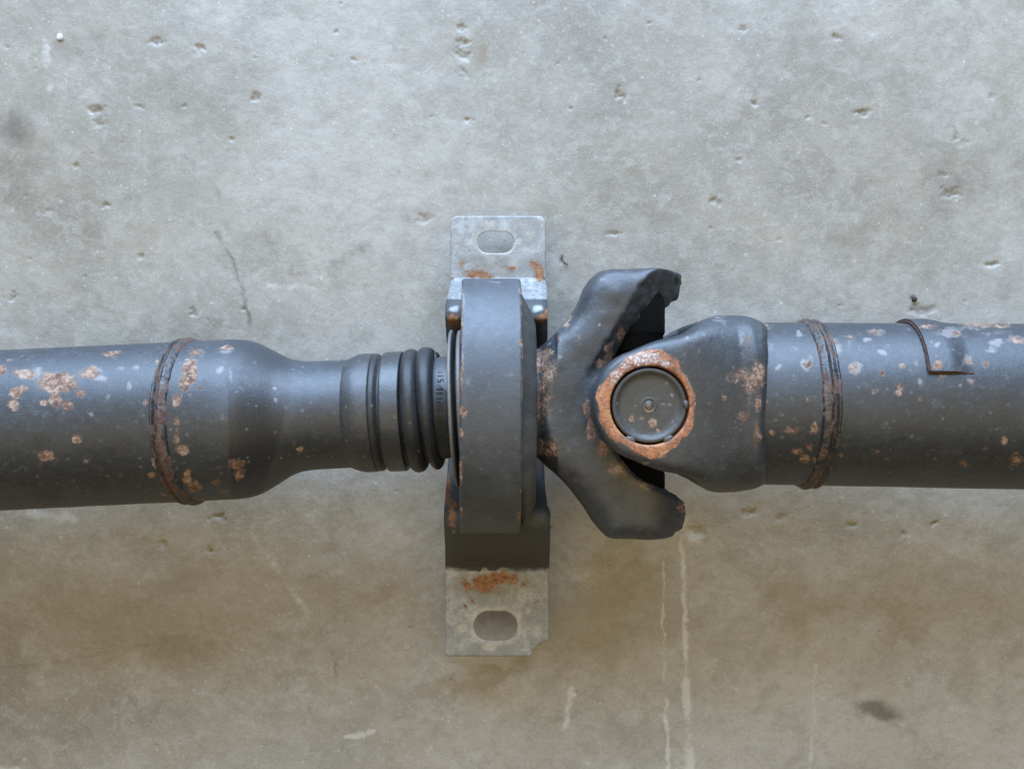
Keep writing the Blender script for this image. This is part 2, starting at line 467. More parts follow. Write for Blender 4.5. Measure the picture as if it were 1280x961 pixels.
# ================================================================== FLOOR
def graded(lim, fine, far, step):
    a = list(np.arange(-fine, fine + .1, step)); g = step; x = a[-1]; ext = []
    while x < far:
        g *= 1.25; x += g; ext.append(x)
    return np.array([-v for v in ext[::-1]] + a + ext)
gx = graded(0, 820, 9000, 1.9); gy = graded(0, 620, 9000, 1.9)
GX, GY = np.meshgrid(gx, gy, indexing='ij')
P = np.stack([GX.ravel(), GY.ravel(), np.full(GX.size, -HF)], 1)
px, py = seen(P)
rng = np.random.RandomState(4)
near = (abs(P[:, 0]) < 900) & (abs(P[:, 1]) < 700)
z = np.zeros(len(P))
z += (fbm(P[:, 0], P[:, 1], None, 120, 3, 3) - .5) * 4
z += (fbm(P[:, 0], P[:, 1], None, 14, 4, 8) - .5) * .8 * near
pits = [(197,50,13,7,3),(249,62,10,7,3),(122,138,14,10,4),(124,152,12,8,2.5),(173,133,9,4,2),(232,134,5,4,2),(319,121,6,7,3),(92,208,7,4,3),
 (30,245,7,5,2),(130,257,9,5,3),(14,372,7,8,3),(243,390,6,9,3),(579,35,9,9,3),(577,52,8,9,3),(579,68,10,12,4),(578,92,8,8,2),(586,149,8,5,3),(290,174,4,4,3),
 (530,271,14,7,2.5),(772,118,8,8,3),(779,124,5,7,2),(930,35,9,6,3),(1048,47,7,6,3),(1077,141,15,5,4),(944,130,5,5,3),(1009,147,6,4,2),(893,253,9,6,2.5),
 (767,291,13,5,2.5),(1180,217,10,6,3),(1190,243,18,9,3),(1195,171,9,7,2),(1242,332,9,5,4),(1150,388,20,8,3),(1143,373,5,5,4),(275,646,12,5,3),(263,688,5,9,3),
 (205,680,9,9,2),(937,640,9,5,3),(976,648,12,7,2),(1062,655,9,5,2),(1166,655,8,6,3),(1130,666,8,5,2),(868,665,16,12,2.5),(703,325,4,6,3),
 (470,560,5,5,3),(440,75,5,5,2),(420,40,3,3,2),(413,71,2.5,2.5,2),(176,320,3.5,3.5,3),(756,50,3,3,2),(925,200,5,4,2),(1240,120,7,5,2),(1205,180,12,8,1.5),(60,265,6,5,1.5),
 (175,860,2,2,0)]
for _ in range(60):
    pits.append((rng.uniform(-60, 1340), rng.uniform(-60, 1020), rng.uniform(1.5, 4.5), rng.uniform(1.2, 3.2), rng.uniform(1.0, 2.6)))
wx = (fbm(px, py, None, 9, 4, 21, .65) - .5) * 22; wy = (fbm(px, py, None, 9, 4, 22, .65) - .5) * 14
pitv = np.zeros(len(P))
for (x, y, rx, ry, dp) in pits:
    m = (abs(px - x) < rx * 1.8 + 6) & (abs(py - y) < ry * 1.8 + 6)
    w = min(1, rx / 8)
    d = np.sqrt(((px[m] + wx[m] * w - x) / rx) ** 2 + ((py[m] + wy[m] * w - y) / ry) ** 2)
    k = 1 - sstep(.1, 1.1, d)
    pitv[m] = np.maximum(pitv[m], k * min(1, dp / 3))
    z[m] -= k * dp * .75 * (0.6 + .8 * vnoise(px[m] / 3, py[m] / 3, None, 5))
    

def seg(px, py, pts, w):
    v = np.full(px.shape, 1e9)
    for (x0, y0), (x1, y1) in zip(pts[:-1], pts[1:]):
        e = np.array([x1 - x0, y1 - y0], float)
        t = np.clip(((px - x0) * e[0] + (py - y0) * e[1]) / (e @ e), 0, 1)
        v = np.minimum(v, np.hypot(px - x0 - e[0] * t, py - y0 - e[1] * t))
    return np.clip(1 - v / w, 0, 1)
wpx = px + (fbm(px, py, None, 12, 4, 31, .7) - .5) * 10; wpy = py + (fbm(px, py, None, 12, 4, 32, .7) - .5) * 10
brk = fbm(px, py, None, 22, 3, 35)
light = np.zeros(len(P)); dark = np.zeros(len(P)); stain_shade = np.zeros(len(P))
for pts, w, a in (([(853, 672), (856, 760), (858, 860), (860, 960)], 6, .75), ([(858, 850), (863, 965)], 10, .8), ([(832, 872), (836, 965)], 5, .75), ([(829, 700), (829, 850)], 3.5, .45),
                  ([(1019, 830), (1016, 900), (1012, 965)], 6, .55), ([(714, 860), (706, 912)], 8, .6), ([(432, 922), (468, 914)], 5, .9), ([(56, 50), (64, 92), (60, 118)], 10, .5),
                  ([(335, 357), (400, 360)], 8, .45), ([(318, 670), (350, 718), (385, 765)], 12, .45), ([(15, 640), (60, 645), (95, 652)], 14, .6),
                  ([(655, 590), (672, 620)], 20, .0), ([(905, 842), (912, 855), (925, 862)], 4, .5), ([(0, 958), (20, 962)], 12, .8), ([(1184, 918), (1230, 930)], 8, .4),
                  ([(850, 655), (870, 668)], 18, .8), ([(600, 690), (640, 700)], 5, 0)):
    light = np.maximum(light, a * seg(wpx, wpy, pts, w) * (.1 + 1.6 * brk))
for pts, w, a in (([(272, 292), (290, 322), (302, 355), (312, 410)], 6, .75), ([(410, 805), (418, 830), (422, 850)], 3, .6), ([(0, 835), (60, 828), (130, 815), (215, 800)], 5, .5),
                  ([(345, 320), (370, 345), (420, 330), (455, 308)], 14, .45), ([(215, 200), (228, 192), (245, 210)], 8, .5), ([(262, 225), (274, 250)], 11, .7), ([(330, 290), (345, 315)], 10, .5),
                  ([(172, 250), (180, 290)], 9, .4), ([(975, 36), (990, 14)], 2.5, .4), ([(850, 95), (862, 112)], 3, .4), ([(1140, 385), (1165, 392)], 7, .7)):
    dark = np.maximum(dark, a * .75 * seg(wpx, wpy, pts, w) * (.1 + 1.5 * brk))
bx = px + (fbm(px, py, None, 60, 4, 41) - .5) * 90; by = py + (fbm(px, py, None, 60, 5, 42, .6) - .5) * 90
for (x, y, rx, ry, a) in ((1085, 905, 34, 26, .75), (1195, 235, 70, 60, .32), (0, 165, 60, 50, .5), (10, 235, 40, 30, .35), (690, 815, 40, 24, .25), (90, 840, 70, 18, .25), (250, 805, 70, 20, .2), (1180, 150, 30, 14, .2), (290, 320, 60, 26, .22), (1200, 200, 170, 220, .13), (20, 220, 110, 160, .2), (200, 420, 260, 70, .10), (1100, 360, 240, 60, .10), (860, 70, 26, 20, .15)):
    d = np.hypot((bx - x) / rx, (by - y) / ry); dark = np.maximum(dark, a * np.clip(1.25 - d, 0, 1))
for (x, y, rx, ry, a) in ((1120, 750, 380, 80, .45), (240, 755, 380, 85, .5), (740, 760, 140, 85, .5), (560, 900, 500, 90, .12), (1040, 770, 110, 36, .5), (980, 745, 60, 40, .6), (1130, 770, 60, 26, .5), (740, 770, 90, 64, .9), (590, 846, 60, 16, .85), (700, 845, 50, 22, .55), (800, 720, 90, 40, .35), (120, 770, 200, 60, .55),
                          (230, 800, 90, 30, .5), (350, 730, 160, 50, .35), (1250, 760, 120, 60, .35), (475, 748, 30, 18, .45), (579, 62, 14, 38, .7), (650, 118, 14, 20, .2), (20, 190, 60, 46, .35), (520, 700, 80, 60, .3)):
    d = np.hypot((bx - x) / rx, (by - y) / ry); stain_shade = stain_shade + (1 - stain_shade) * a * np.clip(1.3 - d, 0, 1) ** 1.3  # brown stains, with the shaft, joint and foot shadows painted in as brown
dark = np.maximum(dark, pitv * .32)
stain_shade = np.maximum(stain_shade, pitv * .25)
macro = np.clip(fbm(px, py, None, 210, 5, 51) * 1.4 - .2, 0, 1)
P[:, 2] += z
floor = make('concrete_floor', P, gridF(len(gx), len(gy)), M_conc, None, dict(light=light, dark=dark, stain_shade=stain_shade, macro=macro))
floor['kind'] = 'structure'; floor['label'] = 'worn grey concrete floor with pits, brown stains and a painted brown shaft shadow'

# ================================================================== DRIVESHAFT
root = bpy.data.objects.new('driveshaft', None); COL.objects.link(root)
root.location = (0, 0, 0); root.empty_display_size = .05
root['label'] = 'scuffed blue-grey steel driveshaft with centre bearing and rusty universal joint lying across the concrete'
root['category'] = 'driveshaft'
bpy.context.view_layer.update()

def Z0(n): return np.zeros(n)
def at3(V, rust=None, dark=None, pale=None):
    n = len(V); return dict(rust=Z0(n) if rust is None else rust, dark=Z0(n) if dark is None else dark, pale=Z0(n) if pale is None else pale)
def upside(V, cz=0): return (V[:, 2] > cz).astype(float)

# ---- left half: axis runs slightly up to the right in the picture
dL = np.array([1, .047, 0.0]); LN = np.linalg.norm(dL)
PL = np.array([-640.0, -57.0, 0.0])            # s = 0 at picture x = 0
def sL(pxx): return (pxx) * LN

rustL = [(72, 478, 34, 17), (70, 500, 12, 12), (85, 506, 8, 9), (20, 492, 10, 9), (30, 468, 18, 8, .9), (2, 462, 10, 9), (112, 467, 16, 9), (30, 486, 8, 6), (55, 504, 8, 5), (102, 493, 8, 7),
         (95, 548, 8, 8), (58, 570, 14, 9), (15, 506, 12, 8, .7), (200, 460, 7, 12), (197, 576, 8, 9), (190, 595, 6, 5), (209, 600, 5, 12, .7), (140, 442, 18, 4, .7), (183, 503, 4, 5, .6)]
paleL = [(72, 474, 42, 20, .5), (45, 468, 26, 14, .7), (118, 464, 22, 12, .7), (125, 474, 14, 8, .8), (160, 483, 6, 12, .6), (134, 497, 8, 9, .55), (182, 504, 8, 7, .7), (150, 462, 10, 6, .6),
         (118, 563, 3, 4, .7), (108, 578, 8, 5, .6), (20, 588, 8, 5, .5), (60, 520, 50, 12, .3), (114, 518, 5, 5, .7), (170, 460, 14, 8, .6), (92, 600, 3, 3, .7)]
s, r = profile([(-330, 99.8), (sL(247), 99.5)], 2.0)
V, F, SS, PH = revolve(PL, dL, s, r, 330, lambda a, p, q: (a, q + (fbm(a, p * 99, None, 30, 2, 3) - .5) * .5))
up = upside(V)
tube = make('tube', V, F, M_tube, root, at3(V, spots(V, rustL, 4) * up, spots(V, [(60, 620, 70, 26, .5)], 6) * up, spots(V, paleL, 4) * up))
tube['label'] = 'wide left tube with flaking tan rust patches'

# weld bead, left
def bead(P0, d, s0, w, R, nm, lab, rl, side, seed):
    s = np.linspace(s0 - w / 2, s0 + w / 2, 26)
    def rf(a, p, q):
        u = (a - s0) / w + .5
        wob = (fbm(p * 12, p * 0 + seed, None, 1, 3, seed) - .5) * 4
        rip = .5 + .5 * np.cos(p * 74 + 3 * fbm(p * 9, p * 0, None, 1, 2, seed + 2))
        ridge1 = np.exp(-((u - (.16 if side > 0 else .84)) / .10) ** 2) * 3.2
        ridge2 = np.exp(-((u - (.62 if side > 0 else .36)) / .20) ** 2) * (4.2 + wob * .15)
        rp = np.exp(-((u - (.84 if side > 0 else .12)) / .09) ** 2) * (.5 + .35 * rip * (.2 + vnoise(p * 5, p * 0, None, seed)))
        groove = -np.exp(-((u - (.36 if side > 0 else .62)) / .05) ** 2) * 1.6
        edge = np.minimum(sstep(0, .06, u), sstep(0, .06, 1 - u))
        bump = ridge1 + ridge2 + rp + groove + (fbm(a / 2.5, p * 30, None, 1, 3, seed + 5) - .5) * .8
        return a + wob * .35, q + (bump + .4) * edge - 1.2 * (1 - edge)
    V, F, SS, PH = revolve(P0, d, s, np.full(len(s), R), 700, rf)
    up = upside(V)
    rr = spots(V, rl, 3, 5) * up
    uu = (SS - s0) / w + .5
    groove_shade = np.exp(-((uu - (.95 if side > 0 else .06)) / .07) ** 2) * .7 + np.exp(-((uu - .42) / .05) ** 2) * .35  # shadow of the bead's grooves painted as dark lines
    rr = np.maximum(rr, .42 * sstep(.45, .7, fbm(SS / 5, PH * 8, None, 1, 3, seed + 9)))
    ob = make('weld_bead', V, F, M_weld, tube if side > 0 else tube2, at3(V, rr, groove_shade, None))
    ob['label'] = lab
    return ob
bead(PL, dL, sL(241), 20, 100.0, 'weld_bead', 'dark ridged weld bead with red rust along one edge',
     [(236, 424, 12, 6, 1.1), (228, 436, 6, 8), (222, 448, 5, 6), (197, 520, 5, 16), (198, 552, 6, 22, 1.1), (203, 575, 6, 18), (212, 592, 8, 14, .8), (215, 612, 12, 12, .6), (203, 500, 4, 14, .6)], 1, 3)

# reducer (wide end narrowing to the neck)
prof = [(sL(247), 99.5), (sL(298), 99.5), (sL(312), 98.3), (sL(326), 94), (sL(345), 83.5), (sL(360), 74.5), (sL(374), 69.4), (sL(390), 67.6), (sL(420), 67.4), (sL(470), 67.4)]
s, r = profile(prof, 1.8); r = smooth1(r, 14)
V, F, SS, PH = revolve(PL, dL, s, r, 320)
up = upside(V)
rustR = [(238, 465, 12, 22, 1.2), (230, 480, 9, 14, 1.1), (221, 500, 7, 11), (220, 526, 6, 6), (221, 545, 4, 14, .8), (229, 563, 10, 9, 1.1), (234, 593, 7, 8, .8), (243, 608, 12, 9, .8), (234, 600, 8, 7), (295, 580, 14, 9),
         (300, 592, 9, 12, .7), (270, 602, 7, 5, .7), (374, 562, 5, 5), (250, 486, 5, 5, .8), (282, 435, 12, 4, .7), (245, 440, 14, 8, .55), (280, 615, 10, 5, .5), (352, 573, 2.5, 2.5, .7)]
paleR = [(238, 463, 14, 24, .7), (275, 462, 12, 10, .7), (250, 440, 16, 10, .5), (288, 470, 5, 20, .55), (345, 485, 5, 4, .8), (345, 500, 4, 6, .7), (300, 485, 12, 8, .4), (283, 440, 22, 8, .55), (279, 520, 5, 12, .5),
         (252, 569, 4, 5, .6), (374, 478, 4, 3, .6), (427, 516, 3, 2, .8), (310, 505, 8, 8, .4), (243, 562, 3, 3, .5), (318, 590, 10, 4, .4)]
px_, py_ = seen(V)
dk = sstep(282, 290, px_ + (fbm(px_, py_, None, 14, 3, 4) - .5) * 10 + (py_ - 520) * -.05) * (1 - sstep(330, 372, px_ + (py_ - 520) * .30)) * (.35 + .9 * sstep(440, 520, py_)) * up
red = make('reducer', V, F, M_tube, root, at3(V, spots(V, rustR, 3, 7) * up, np.clip(dk, 0, .75), spots(V, paleR, 3) * up))
red['label'] = 'narrowing neck between the tube and the rubber boot with a blacker patch on its shoulder'

# ---- rubber boot
def ringset(name, prof, mat, parent, nphi=220, rf=None, smooth=4, step=1.3, P0=PL, d=dL, lab=None):
    s, r = profile(prof, step); r = smooth1(r, smooth)
    V, F, SS, PH = revolve(P0, d, s, r, nphi, rf)
    ob = make(name, V, F, mat, parent, at3(V))
    if lab: ob['label'] = lab
    return ob
boot = ringset('rubber_boot', [(sL(441), 65), (sL(442), 66.0), (sL(449), 67), (sL(470), 67), (sL(472), 69), (sL(474), 69.5), (sL(482), 69), (sL(484), 68), (sL(505), 68), (sL(507), 66), (sL(560), 60)], M_rub, root,
               lab='pleated black rubber boot pushed against the centre bearing')
col_ = ringset('collar', [(sL(438), 66.5), (sL(440), 68.6), (sL(446), 71.0), (sL(452), 73.0), (sL(457), 73.9), (sL(471), 73.8), (sL(471.8), 73.0), (sL(472), 68)], M_collar, boot, smooth=2)
ringset('clamp_band', [(sL(484.5), 67), (sL(485), 73.8), (sL(486.5), 74.6), (sL(506), 74.6), (sL(507.5), 73.8), (sL(508), 67)], M_clamp, boot, smooth=1, step=.8)
ringset('groove_ring', [(sL(471), 69), (sL(472), 73.0), (sL(475), 73.4), (sL(478), 72.6), (sL(480), 70.5), (sL(482), 69)], M_rub, boot, smooth=1)

def fold(name, xs, rminor_w, Rmaj, parent, seed=0, minor=(8.5, 11)):
    """boot pleat: xs(phi) centre position, radii may change round the ring"""
    n = 260; m = 34
    phi = np.linspace(0, 2 * np.pi, n, endpoint=False); th = np.linspace(0, 2 * np.pi, m, endpoint=False)
    PHI, TH = np.meshgrid(phi, th, indexing='ij')
    d, e1, e2 = frame(dL)
    wv = rminor_w(PHI)
    a = sL(1) * xs(PHI) + np.cos(TH) * wv
    rr = Rmaj(PHI) + np.sin(TH) * minor[1]
    V = PL + a[..., None] * d + (rr * np.cos(PHI))[..., None] * e1 + (rr * np.sin(PHI))[..., None] * e2
    ob = make(name, V.reshape(-1, 3), gridF(n, m, True, True), M_rub, parent, at3(V.reshape(-1, 3)))
    return ob
# frame(): e1 = up x d -> picture-up side (+y) ; phi=0 is the +y side, phi=pi the -y side
fold('boot_fold', lambda p: 519.5 - 2.2 * np.cos(p), lambda p: 10.8 + 0 * p, lambda p: 66.2 + 0 * p, boot)
fold('boot_fold', lambda p: 540.5 - 4.2 * np.cos(p) - 1.5 * np.sin(p) + .8 * np.sin(2 * p), lambda p: 9.0 + 2.4 * np.cos(p), lambda p: 67.2 + 2.0 * np.cos(p), boot, minor=(8, 9.5))
fold('boot_fold', lambda p: 549.0 - 2 * np.cos(p), lambda p: 5.5 + 0 * p, lambda p: 50.0 + 16 * sstep(.93, 1.0, np.cos(p)), boot, minor=(8, 6.5))
ringset('boot_end', [(sL(538), 55), (sL(541), 61.5), (sL(547), 62.5), (sL(566), 60.5), (sL(568), 58)], M_rub, boot, smooth=4)

# raised part number on the boot end
def wrapped_text(txt, size, s_of, R_of, phi0, depth, name, mat, parent):
    cu = bpy.data.curves.new('txt', 'FONT'); cu.body = txt; cu.size = size; cu.resolution_u = 3; cu.extrude = .5; cu.offset = -.1
    cu.space_character = 1.12
    tmp = bpy.data.objects.new('txt', cu); COL.objects.link(tmp)
    dg = bpy.context.evaluated_depsgraph_get(); me = bpy.data.meshes.new_from_object(tmp.evaluated_get(dg))
    v = np.zeros(len(me.vertices) * 3); me.vertices.foreach_get('co', v); v = v.reshape(-1, 3)
    Fc = [tuple(p.vertices) for p in me.polygons]
    bpy.data.objects.remove(tmp); bpy.data.meshes.remove(me)
    d, e1, e2 = frame(dL)
    t = v[:, 0]; h = v[:, 1]
    phi = phi0 + t / 62.0                    # runs from the +y side down the picture
    s_ = s_of(phi) + h
    R = R_of(s_) + np.where(v[:, 2] > 0, depth, -1.5)
    V = PL + s_[:, None] * d + (R * np.cos(phi))[:, None] * e1 + (R * np.sin(phi))[:, None] * e2
    return make(name, V, Fc, mat, parent, smooth=False)
wrapped_text('1 315 41100 00', 11.2, lambda p: sL(553.5) - 3.0 * sstep(.5, 1.9, p), lambda s_: 62.2 - (s_ - sL(547)) * .1, .55, 2.2, 'raised_part_number', M_rub, boot)

# ---- centre bearing
pts = []
NB = 240
phi = np.linspace(-.42 * np.pi, 1.42 * np.pi, NB)         # leave the very bottom open? no: close it below
phi = np.linspace(0, 2 * np.pi, NB, endpoint=False)
cY, cZ = -26.5, 0.0
ry, rz = 158.0, 122.0
def band_edges(phi):
    upn = np.clip(np.sin(phi), -1, 1)
    l = -63.5 + 6.0 * np.clip(upn, 0, 1) + 1.2 * np.cos(phi)
    r_ = 9.5 + 2.2 * np.clip(upn, 0, 1) + 0.6 * np.cos(phi)
    return l, r_
n_c = 46
rows = []
for j in range(n_c):
    t = j / (n_c - 1)
    l, r_ = band_edges(phi)
    x = l + (r_ - l) * t
    e = min(t, 1 - t)
    drop = 2.2 * (1 - sstep(0, .035, e))
    lip = 0
    Rr = 1 - (drop) / 150
    rows.append(np.stack([x, cY + ry * Rr * np.cos(phi), cZ + rz * Rr * np.sin(phi)], 1))
for t, q in ((1.0, 7), (1.0, 9), (.5, 9), (0.0, 9), (0.0, 7)):          # inner face
    l, r_ = band_edges(phi); x = l + (r_ - l) * t; Rr = 1 - q / 150
    rows.append(np.stack([x, cY + ry * Rr * np.cos(phi), cZ + rz * Rr * np.sin(phi)], 1))
V = np.array(rows).reshape(-1, 3)
# wrinkle the edges a touch
eN = (fbm(V[:, 1], V[:, 2], None, 18, 3, 9) - .5) * 1.6
V[:, 0] += eN
F = gridF(len(rows), NB, wrap_c=True, wrap_r=True)
edgeR = [(652, 362, 3, 9), (653, 378, 3, 7), (653, 428, 6, 6), (654, 445, 3, 12), (655, 470, 4, 8), (656, 510, 2.5, 30, .8), (655, 560, 3, 14), (655, 572, 4, 9), (653, 612, 3, 6), (650, 645, 3, 8, .8),
         (579, 515, 7, 10, 1.2), (577, 495, 4, 7), (577, 541, 4, 10), (577, 470, 3, 30, .7), (576, 590, 2.5, 30, .6), (578, 400, 2.5, 40, .5), (577, 640, 2.5, 10, .8), (654, 395, 3, 20, .6)]
paleB = [(652, 362, 6, 12, .7), (654, 428, 9, 8, 1), (584, 475, 12, 14, .45), (640, 470, 26, 9, .35), (578, 455, 3, 60, .8), (576, 560, 2.5, 60, .5), (578, 380, 3, 40, .9), (654, 480, 3, 100, .6), (620, 352, 36, 3, .5), (612, 530, 3, 3, .5), (600, 375, 10, 6, .3)]
up = upside(V)
band = make('bearing_band', V, F, M_band, root, at3(V, spots(V, edgeR, 2, 5) * up, None, spots(V, paleB, 2, 5) * up))
band['label'] = 'smooth grey steel band around the centre bearing with chipped rusty edges'

# rubber lip on the right of the band
rows = []
prof = [(9, 143, 110), (12, 139, 108), (16, 131, 104), (22, 119, 100), (26.5, 108, 96), (28.5, 103, 92), (28, 96, 88), (20, 84, 80), (16, 60, 60)]
for (x, a, b) in prof:
    aa = np.where(np.cos(phi) < 0, a + 20 * sstep(0, .8, -np.cos(phi)) * (x > 12), a)
    rows.append(np.stack([np.full(NB, x) + (fbm(np.cos(phi) * 6, np.sin(phi) * 6, None, 1, 2, 2) - .5), cY + aa * np.cos(phi), cZ + b * np.sin(phi)], 1))
V = np.array(rows).reshape(-1, 3)
make('rubber_mount_lip', V, gridF(len(rows), NB, True), M_lip, band, at3(V))
# rubber core on the left + thin shield
rows = [np.stack([np.full(NB, x), cY + a * np.cos(phi), cZ + b * np.sin(phi)], 1) for (x, a, b) in ((-52, 146, 112), (-54, 120, 100), (-56, 96, 90), (-57, 60, 60))]
make('rubber_core', np.array(rows).reshape(-1, 3), gridF(len(rows), NB, True), M_black, band)
sh = ringset('dust_shield', [(sL(577), 50), (sL(570.5), 70), (sL(568), 92), (sL(567.5), 97), (sL(568.5), 98.6), (sL(571), 98.6), (sL(572), 96), (sL(573), 60)], M_shield, band, smooth=1)
ringset('dust_shield', [(sL(578), 60), (sL(577), 94), (sL(578), 97.5), (sL(583), 97.5), (sL(584), 60)], M_shield, band, smooth=1)

# ---- mounting bracket: feet with slots plus a saddle under the band
TH = 7.0
def outline(cx, cyy, hw, hh, kind, n=160):
    a = np.linspace(0, 2 * np.pi, n, endpoint=False)
    out = []
    for t in a:
        dx, dy = math.cos(t), math.sin(t)
        k = min(hw / abs(dx) if abs(dx) > 1e-6 else 1e9, hh / abs(dy) if abs(dy) > 1e-6 else 1e9)
        out.append((cx + dx * k, cyy + dy * k))
    return np.array(out)
def round_corner(p, cx, cyy, hw, hh, rad, corners):
    q = p.copy()
    for i, (x, y) in enumerate(p):
        for (sx, sy, rr) in corners:
            ex, ey = cx + sx * (hw - rr), cyy + sy * (hh - rr)
            if (x - ex) * sx > 0 and (y - ey) * sy > 0:
                v = np.array([x - ex, y - ey]); v /= np.linalg.norm(v)
                q[i] = (ex + v[0] * rr, ey + v[1] * rr)
    return q
def foot_mesh(x0, x1, y0, y1, zf, slot, corners, bite=None):
    cx, cyy = slot[0], slot[1]; sw, shh = slot[2] / 2, slot[3] / 2
    n = 200
    a = np.linspace(0, 2 * np.pi, n, endpoint=False)
    inner = []; outer = []
    for t in a:
        dx, dy = math.cos(t), math.sin(t)
        # slot = stadium
        L = sw - shh
        lo_, hi_ = 0, 200
        for _ in range(30):
            m = (lo_ + hi_) / 2; X, Y = dx * m, dy * m
            dd = math.hypot(max(abs(X) - L, 0), Y) - shh
            if dd < 0: lo_ = m
            else: hi_ = m
        inner.append((cx + dx * m, cyy + dy * m))
        kx = ((x1 - cx) / dx if dx > 1e-9 else ((x0 - cx) / dx if dx < -1e-9 else 1e9))
        ky = ((y1 - cyy) / dy if dy > 1e-9 else ((y0 - cyy) / dy if dy < -1e-9 else 1e9))
        k = min(kx, ky); outer.append([cx + dx * k, cyy + dy * k])
    # snap nearest points onto true corners, then round
    outer = np.array(outer); inner = np.array(inner)
    for (X, Y) in ((x0, y0), (x1, y0), (x1, y1), (x0, y1)):
        i = np.argmin(np.hypot(outer[:, 0] - X, outer[:, 1] - Y)); outer[i] = (X, Y)
    for (X, Y, rr) in corners:
        sx = 1 if X == x1 else -1; sy = 1 if Y == y1 else -1
        ex, ey = X - sx * rr, Y - sy * rr
        for i in range(n):
            if (outer[i, 0] - ex) * sx > 0 and (outer[i, 1] - ey) * sy > 0:
                v = outer[i] - (ex, ey); v /= np.linalg.norm(v); outer[i] = np.array([ex, ey]) + v * rr
    if bite:
        for i in range(n):
            v = outer[i] - np.array(bite[:2]); L = np.linalg.norm(v)
            if L < bite[2]:
                # pull along the ray to the slot centre until outside the bite
                r_ = outer[i] - (cx, cyy); 
                for k in np.linspace(1, .5, 80):
                    q = np.array([cx, cyy]) + r_ * k
                    if np.linalg.norm(q - np.array(bite[:2])) >= bite[2]: break
                outer[i] = q
    rows = []
    def row(t, dz):
        p = inner + (outer - inner) * t
        zz = zf(p[:, 0], p[:, 1]) + np.where((abs(p[:, 1] - (y1 if y1 < 400 else y0)) < .6) & (dz > -TH), 0, dz)
        X, Y, Z = toW(p[:, 0], p[:, 1], zz); return np.stack([X, Y, Z], 1)
    rows.append(row(0.0, -TH)); rows.append(row(0.0, -.8)); rows.append(row(.01, -.2))
    for t in (.045, .1, .18, .28, .4, .52, .64, .76, .88, .955): rows.append(row(t, 0))
    rows.append(row(.985, -.5)); rows.append(row(1.0, -1.8)); rows.append(row(1.0, -TH)); rows.append(row(.5, -TH))
    V = np.array(rows).reshape(-1, 3)
    return V, gridF(len(rows), n, wrap_c=True, wrap_r=True)
zU = -122.0; zL = -106.0
V1, F1 = foot_mesh(563, 682.5, 270, 347, lambda x, y: zU + 0 * x + 1.2 * np.sin(x / 23) * (1 - sstep(310, 347, y)) + .018 * (y - 270), (619.5, 303, 45.5, 27), [(563, 270, 9), (682.5, 270, 10)])
V2, F2 = foot_mesh(556.5, 686.5, 713, 820, lambda x, y: zL + 0 * x + 1.2 * np.sin(x / 27) * sstep(713, 750, y) - .02 * (y - 713), (619.5, 782, 54.5, 37), [(556.5, 820, 4)], bite=(692, 827, 28))
# saddle path in the picture's y and height z
path = [(347, zU + 1.4), (352, zU + 5), (360, -100), (369, -72), (377, -56), (385, -48), (392, -45), (401, -46), (409, -66), (418, -95), (430, -118), (455, -135), (505, -146), (560, -138), (592, -112), (606, -80), (618, -48), (630, -26), (641, -16), (652, -14), (663, -18), (674, -32), (688, -60), (699, -88), (707, -102), (713, zL - .0)]
path = catmull(path, 10)
wl = np.interp(path[:, 0], [347, 356, 378, 395, 425, 500, 600, 636, 650, 690, 713], [563, 561.5, 557, 556, 558, 566, 558, 555, 554.5, 556.5, 556.5])
wr = np.interp(path[:, 0], [347, 356, 380, 425, 500, 600, 628, 638, 655, 690, 713], [682.5, 683.5, 684.5, 684.5, 678, 681, 684, 688, 688, 687.5, 686.5])
nc = 60; top = []; bot = []
for i, (yy, zz) in enumerate(path):
    j0, j1 = max(i - 1, 0), min(i + 1, len(path) - 1)
    y0w = toW(0, path[j0, 0], path[j0, 1])[1]; y1w = toW(0, path[j1, 0], path[j1, 1])[1]
    ty, tz = y1w - y0w, path[j1, 1] - path[j0, 1]; L = math.hypot(ty, tz); ny, nz = -tz / L, ty / L
    if nz < 0 and i in (0,): pass
    # outward = upward side of the sheet when walking towards -y
    ny, nz = (tz / L, -ty / L)
    u = np.linspace(0, 1, nc)
    pxr = wl[i] + (wr[i] - wl[i]) * u
    e = np.minimum(u, 1 - u)
    dr = 3.0 * (1 - sstep(0, .06, e))
    X, Y, Z = toW(pxr, np.full(nc, yy), np.full(nc, zz))
    top.append(np.stack([X, Y - ny * dr, Z - nz * dr], 1))
    bot.append(np.stack([X, Y - ny * TH, Z - nz * TH], 1)[::-1])
sect = np.concatenate([np.array(top), np.array(bot)], 1)
V3 = sect.reshape(-1, 3); F3 = gridF(len(path), 2 * nc, wrap_c=True)
V = np.vstack([V1, V2, V3]); F = np.vstack([F1, F2 + len(V1), F3 + len(V1) + len(V2)])
px_, py_ = seen(V); up = 1.0
rustK = [(620, 333, 70, 26, .26), (620, 735, 70, 30, .24), (596, 342, 22, 8), (606, 346, 14, 7), (577, 329, 6, 6, .8), (672, 334, 10, 14), (674, 345, 9, 9, 1.1), (668, 328, 10, 8, .6), (568, 402, 14, 16, .9), (678, 398, 12, 14, .8), (684, 390, 6, 8),
         (640, 335, 20, 6, .6), (583, 731, 9, 9, 1.1), (604, 727, 20, 13, 1.2), (622, 722, 24, 11, 1.1), (642, 724, 12, 9, .9), (588, 750, 5, 4), (580, 757, 5, 4, .9), (566, 640, 14, 40, .6), (560, 610, 8, 40, .8), (672, 752, 4, 4, .7), (655, 730, 20, 10, .5), (676, 580, 14, 14, .5), (610, 735, 34, 8, .7)]
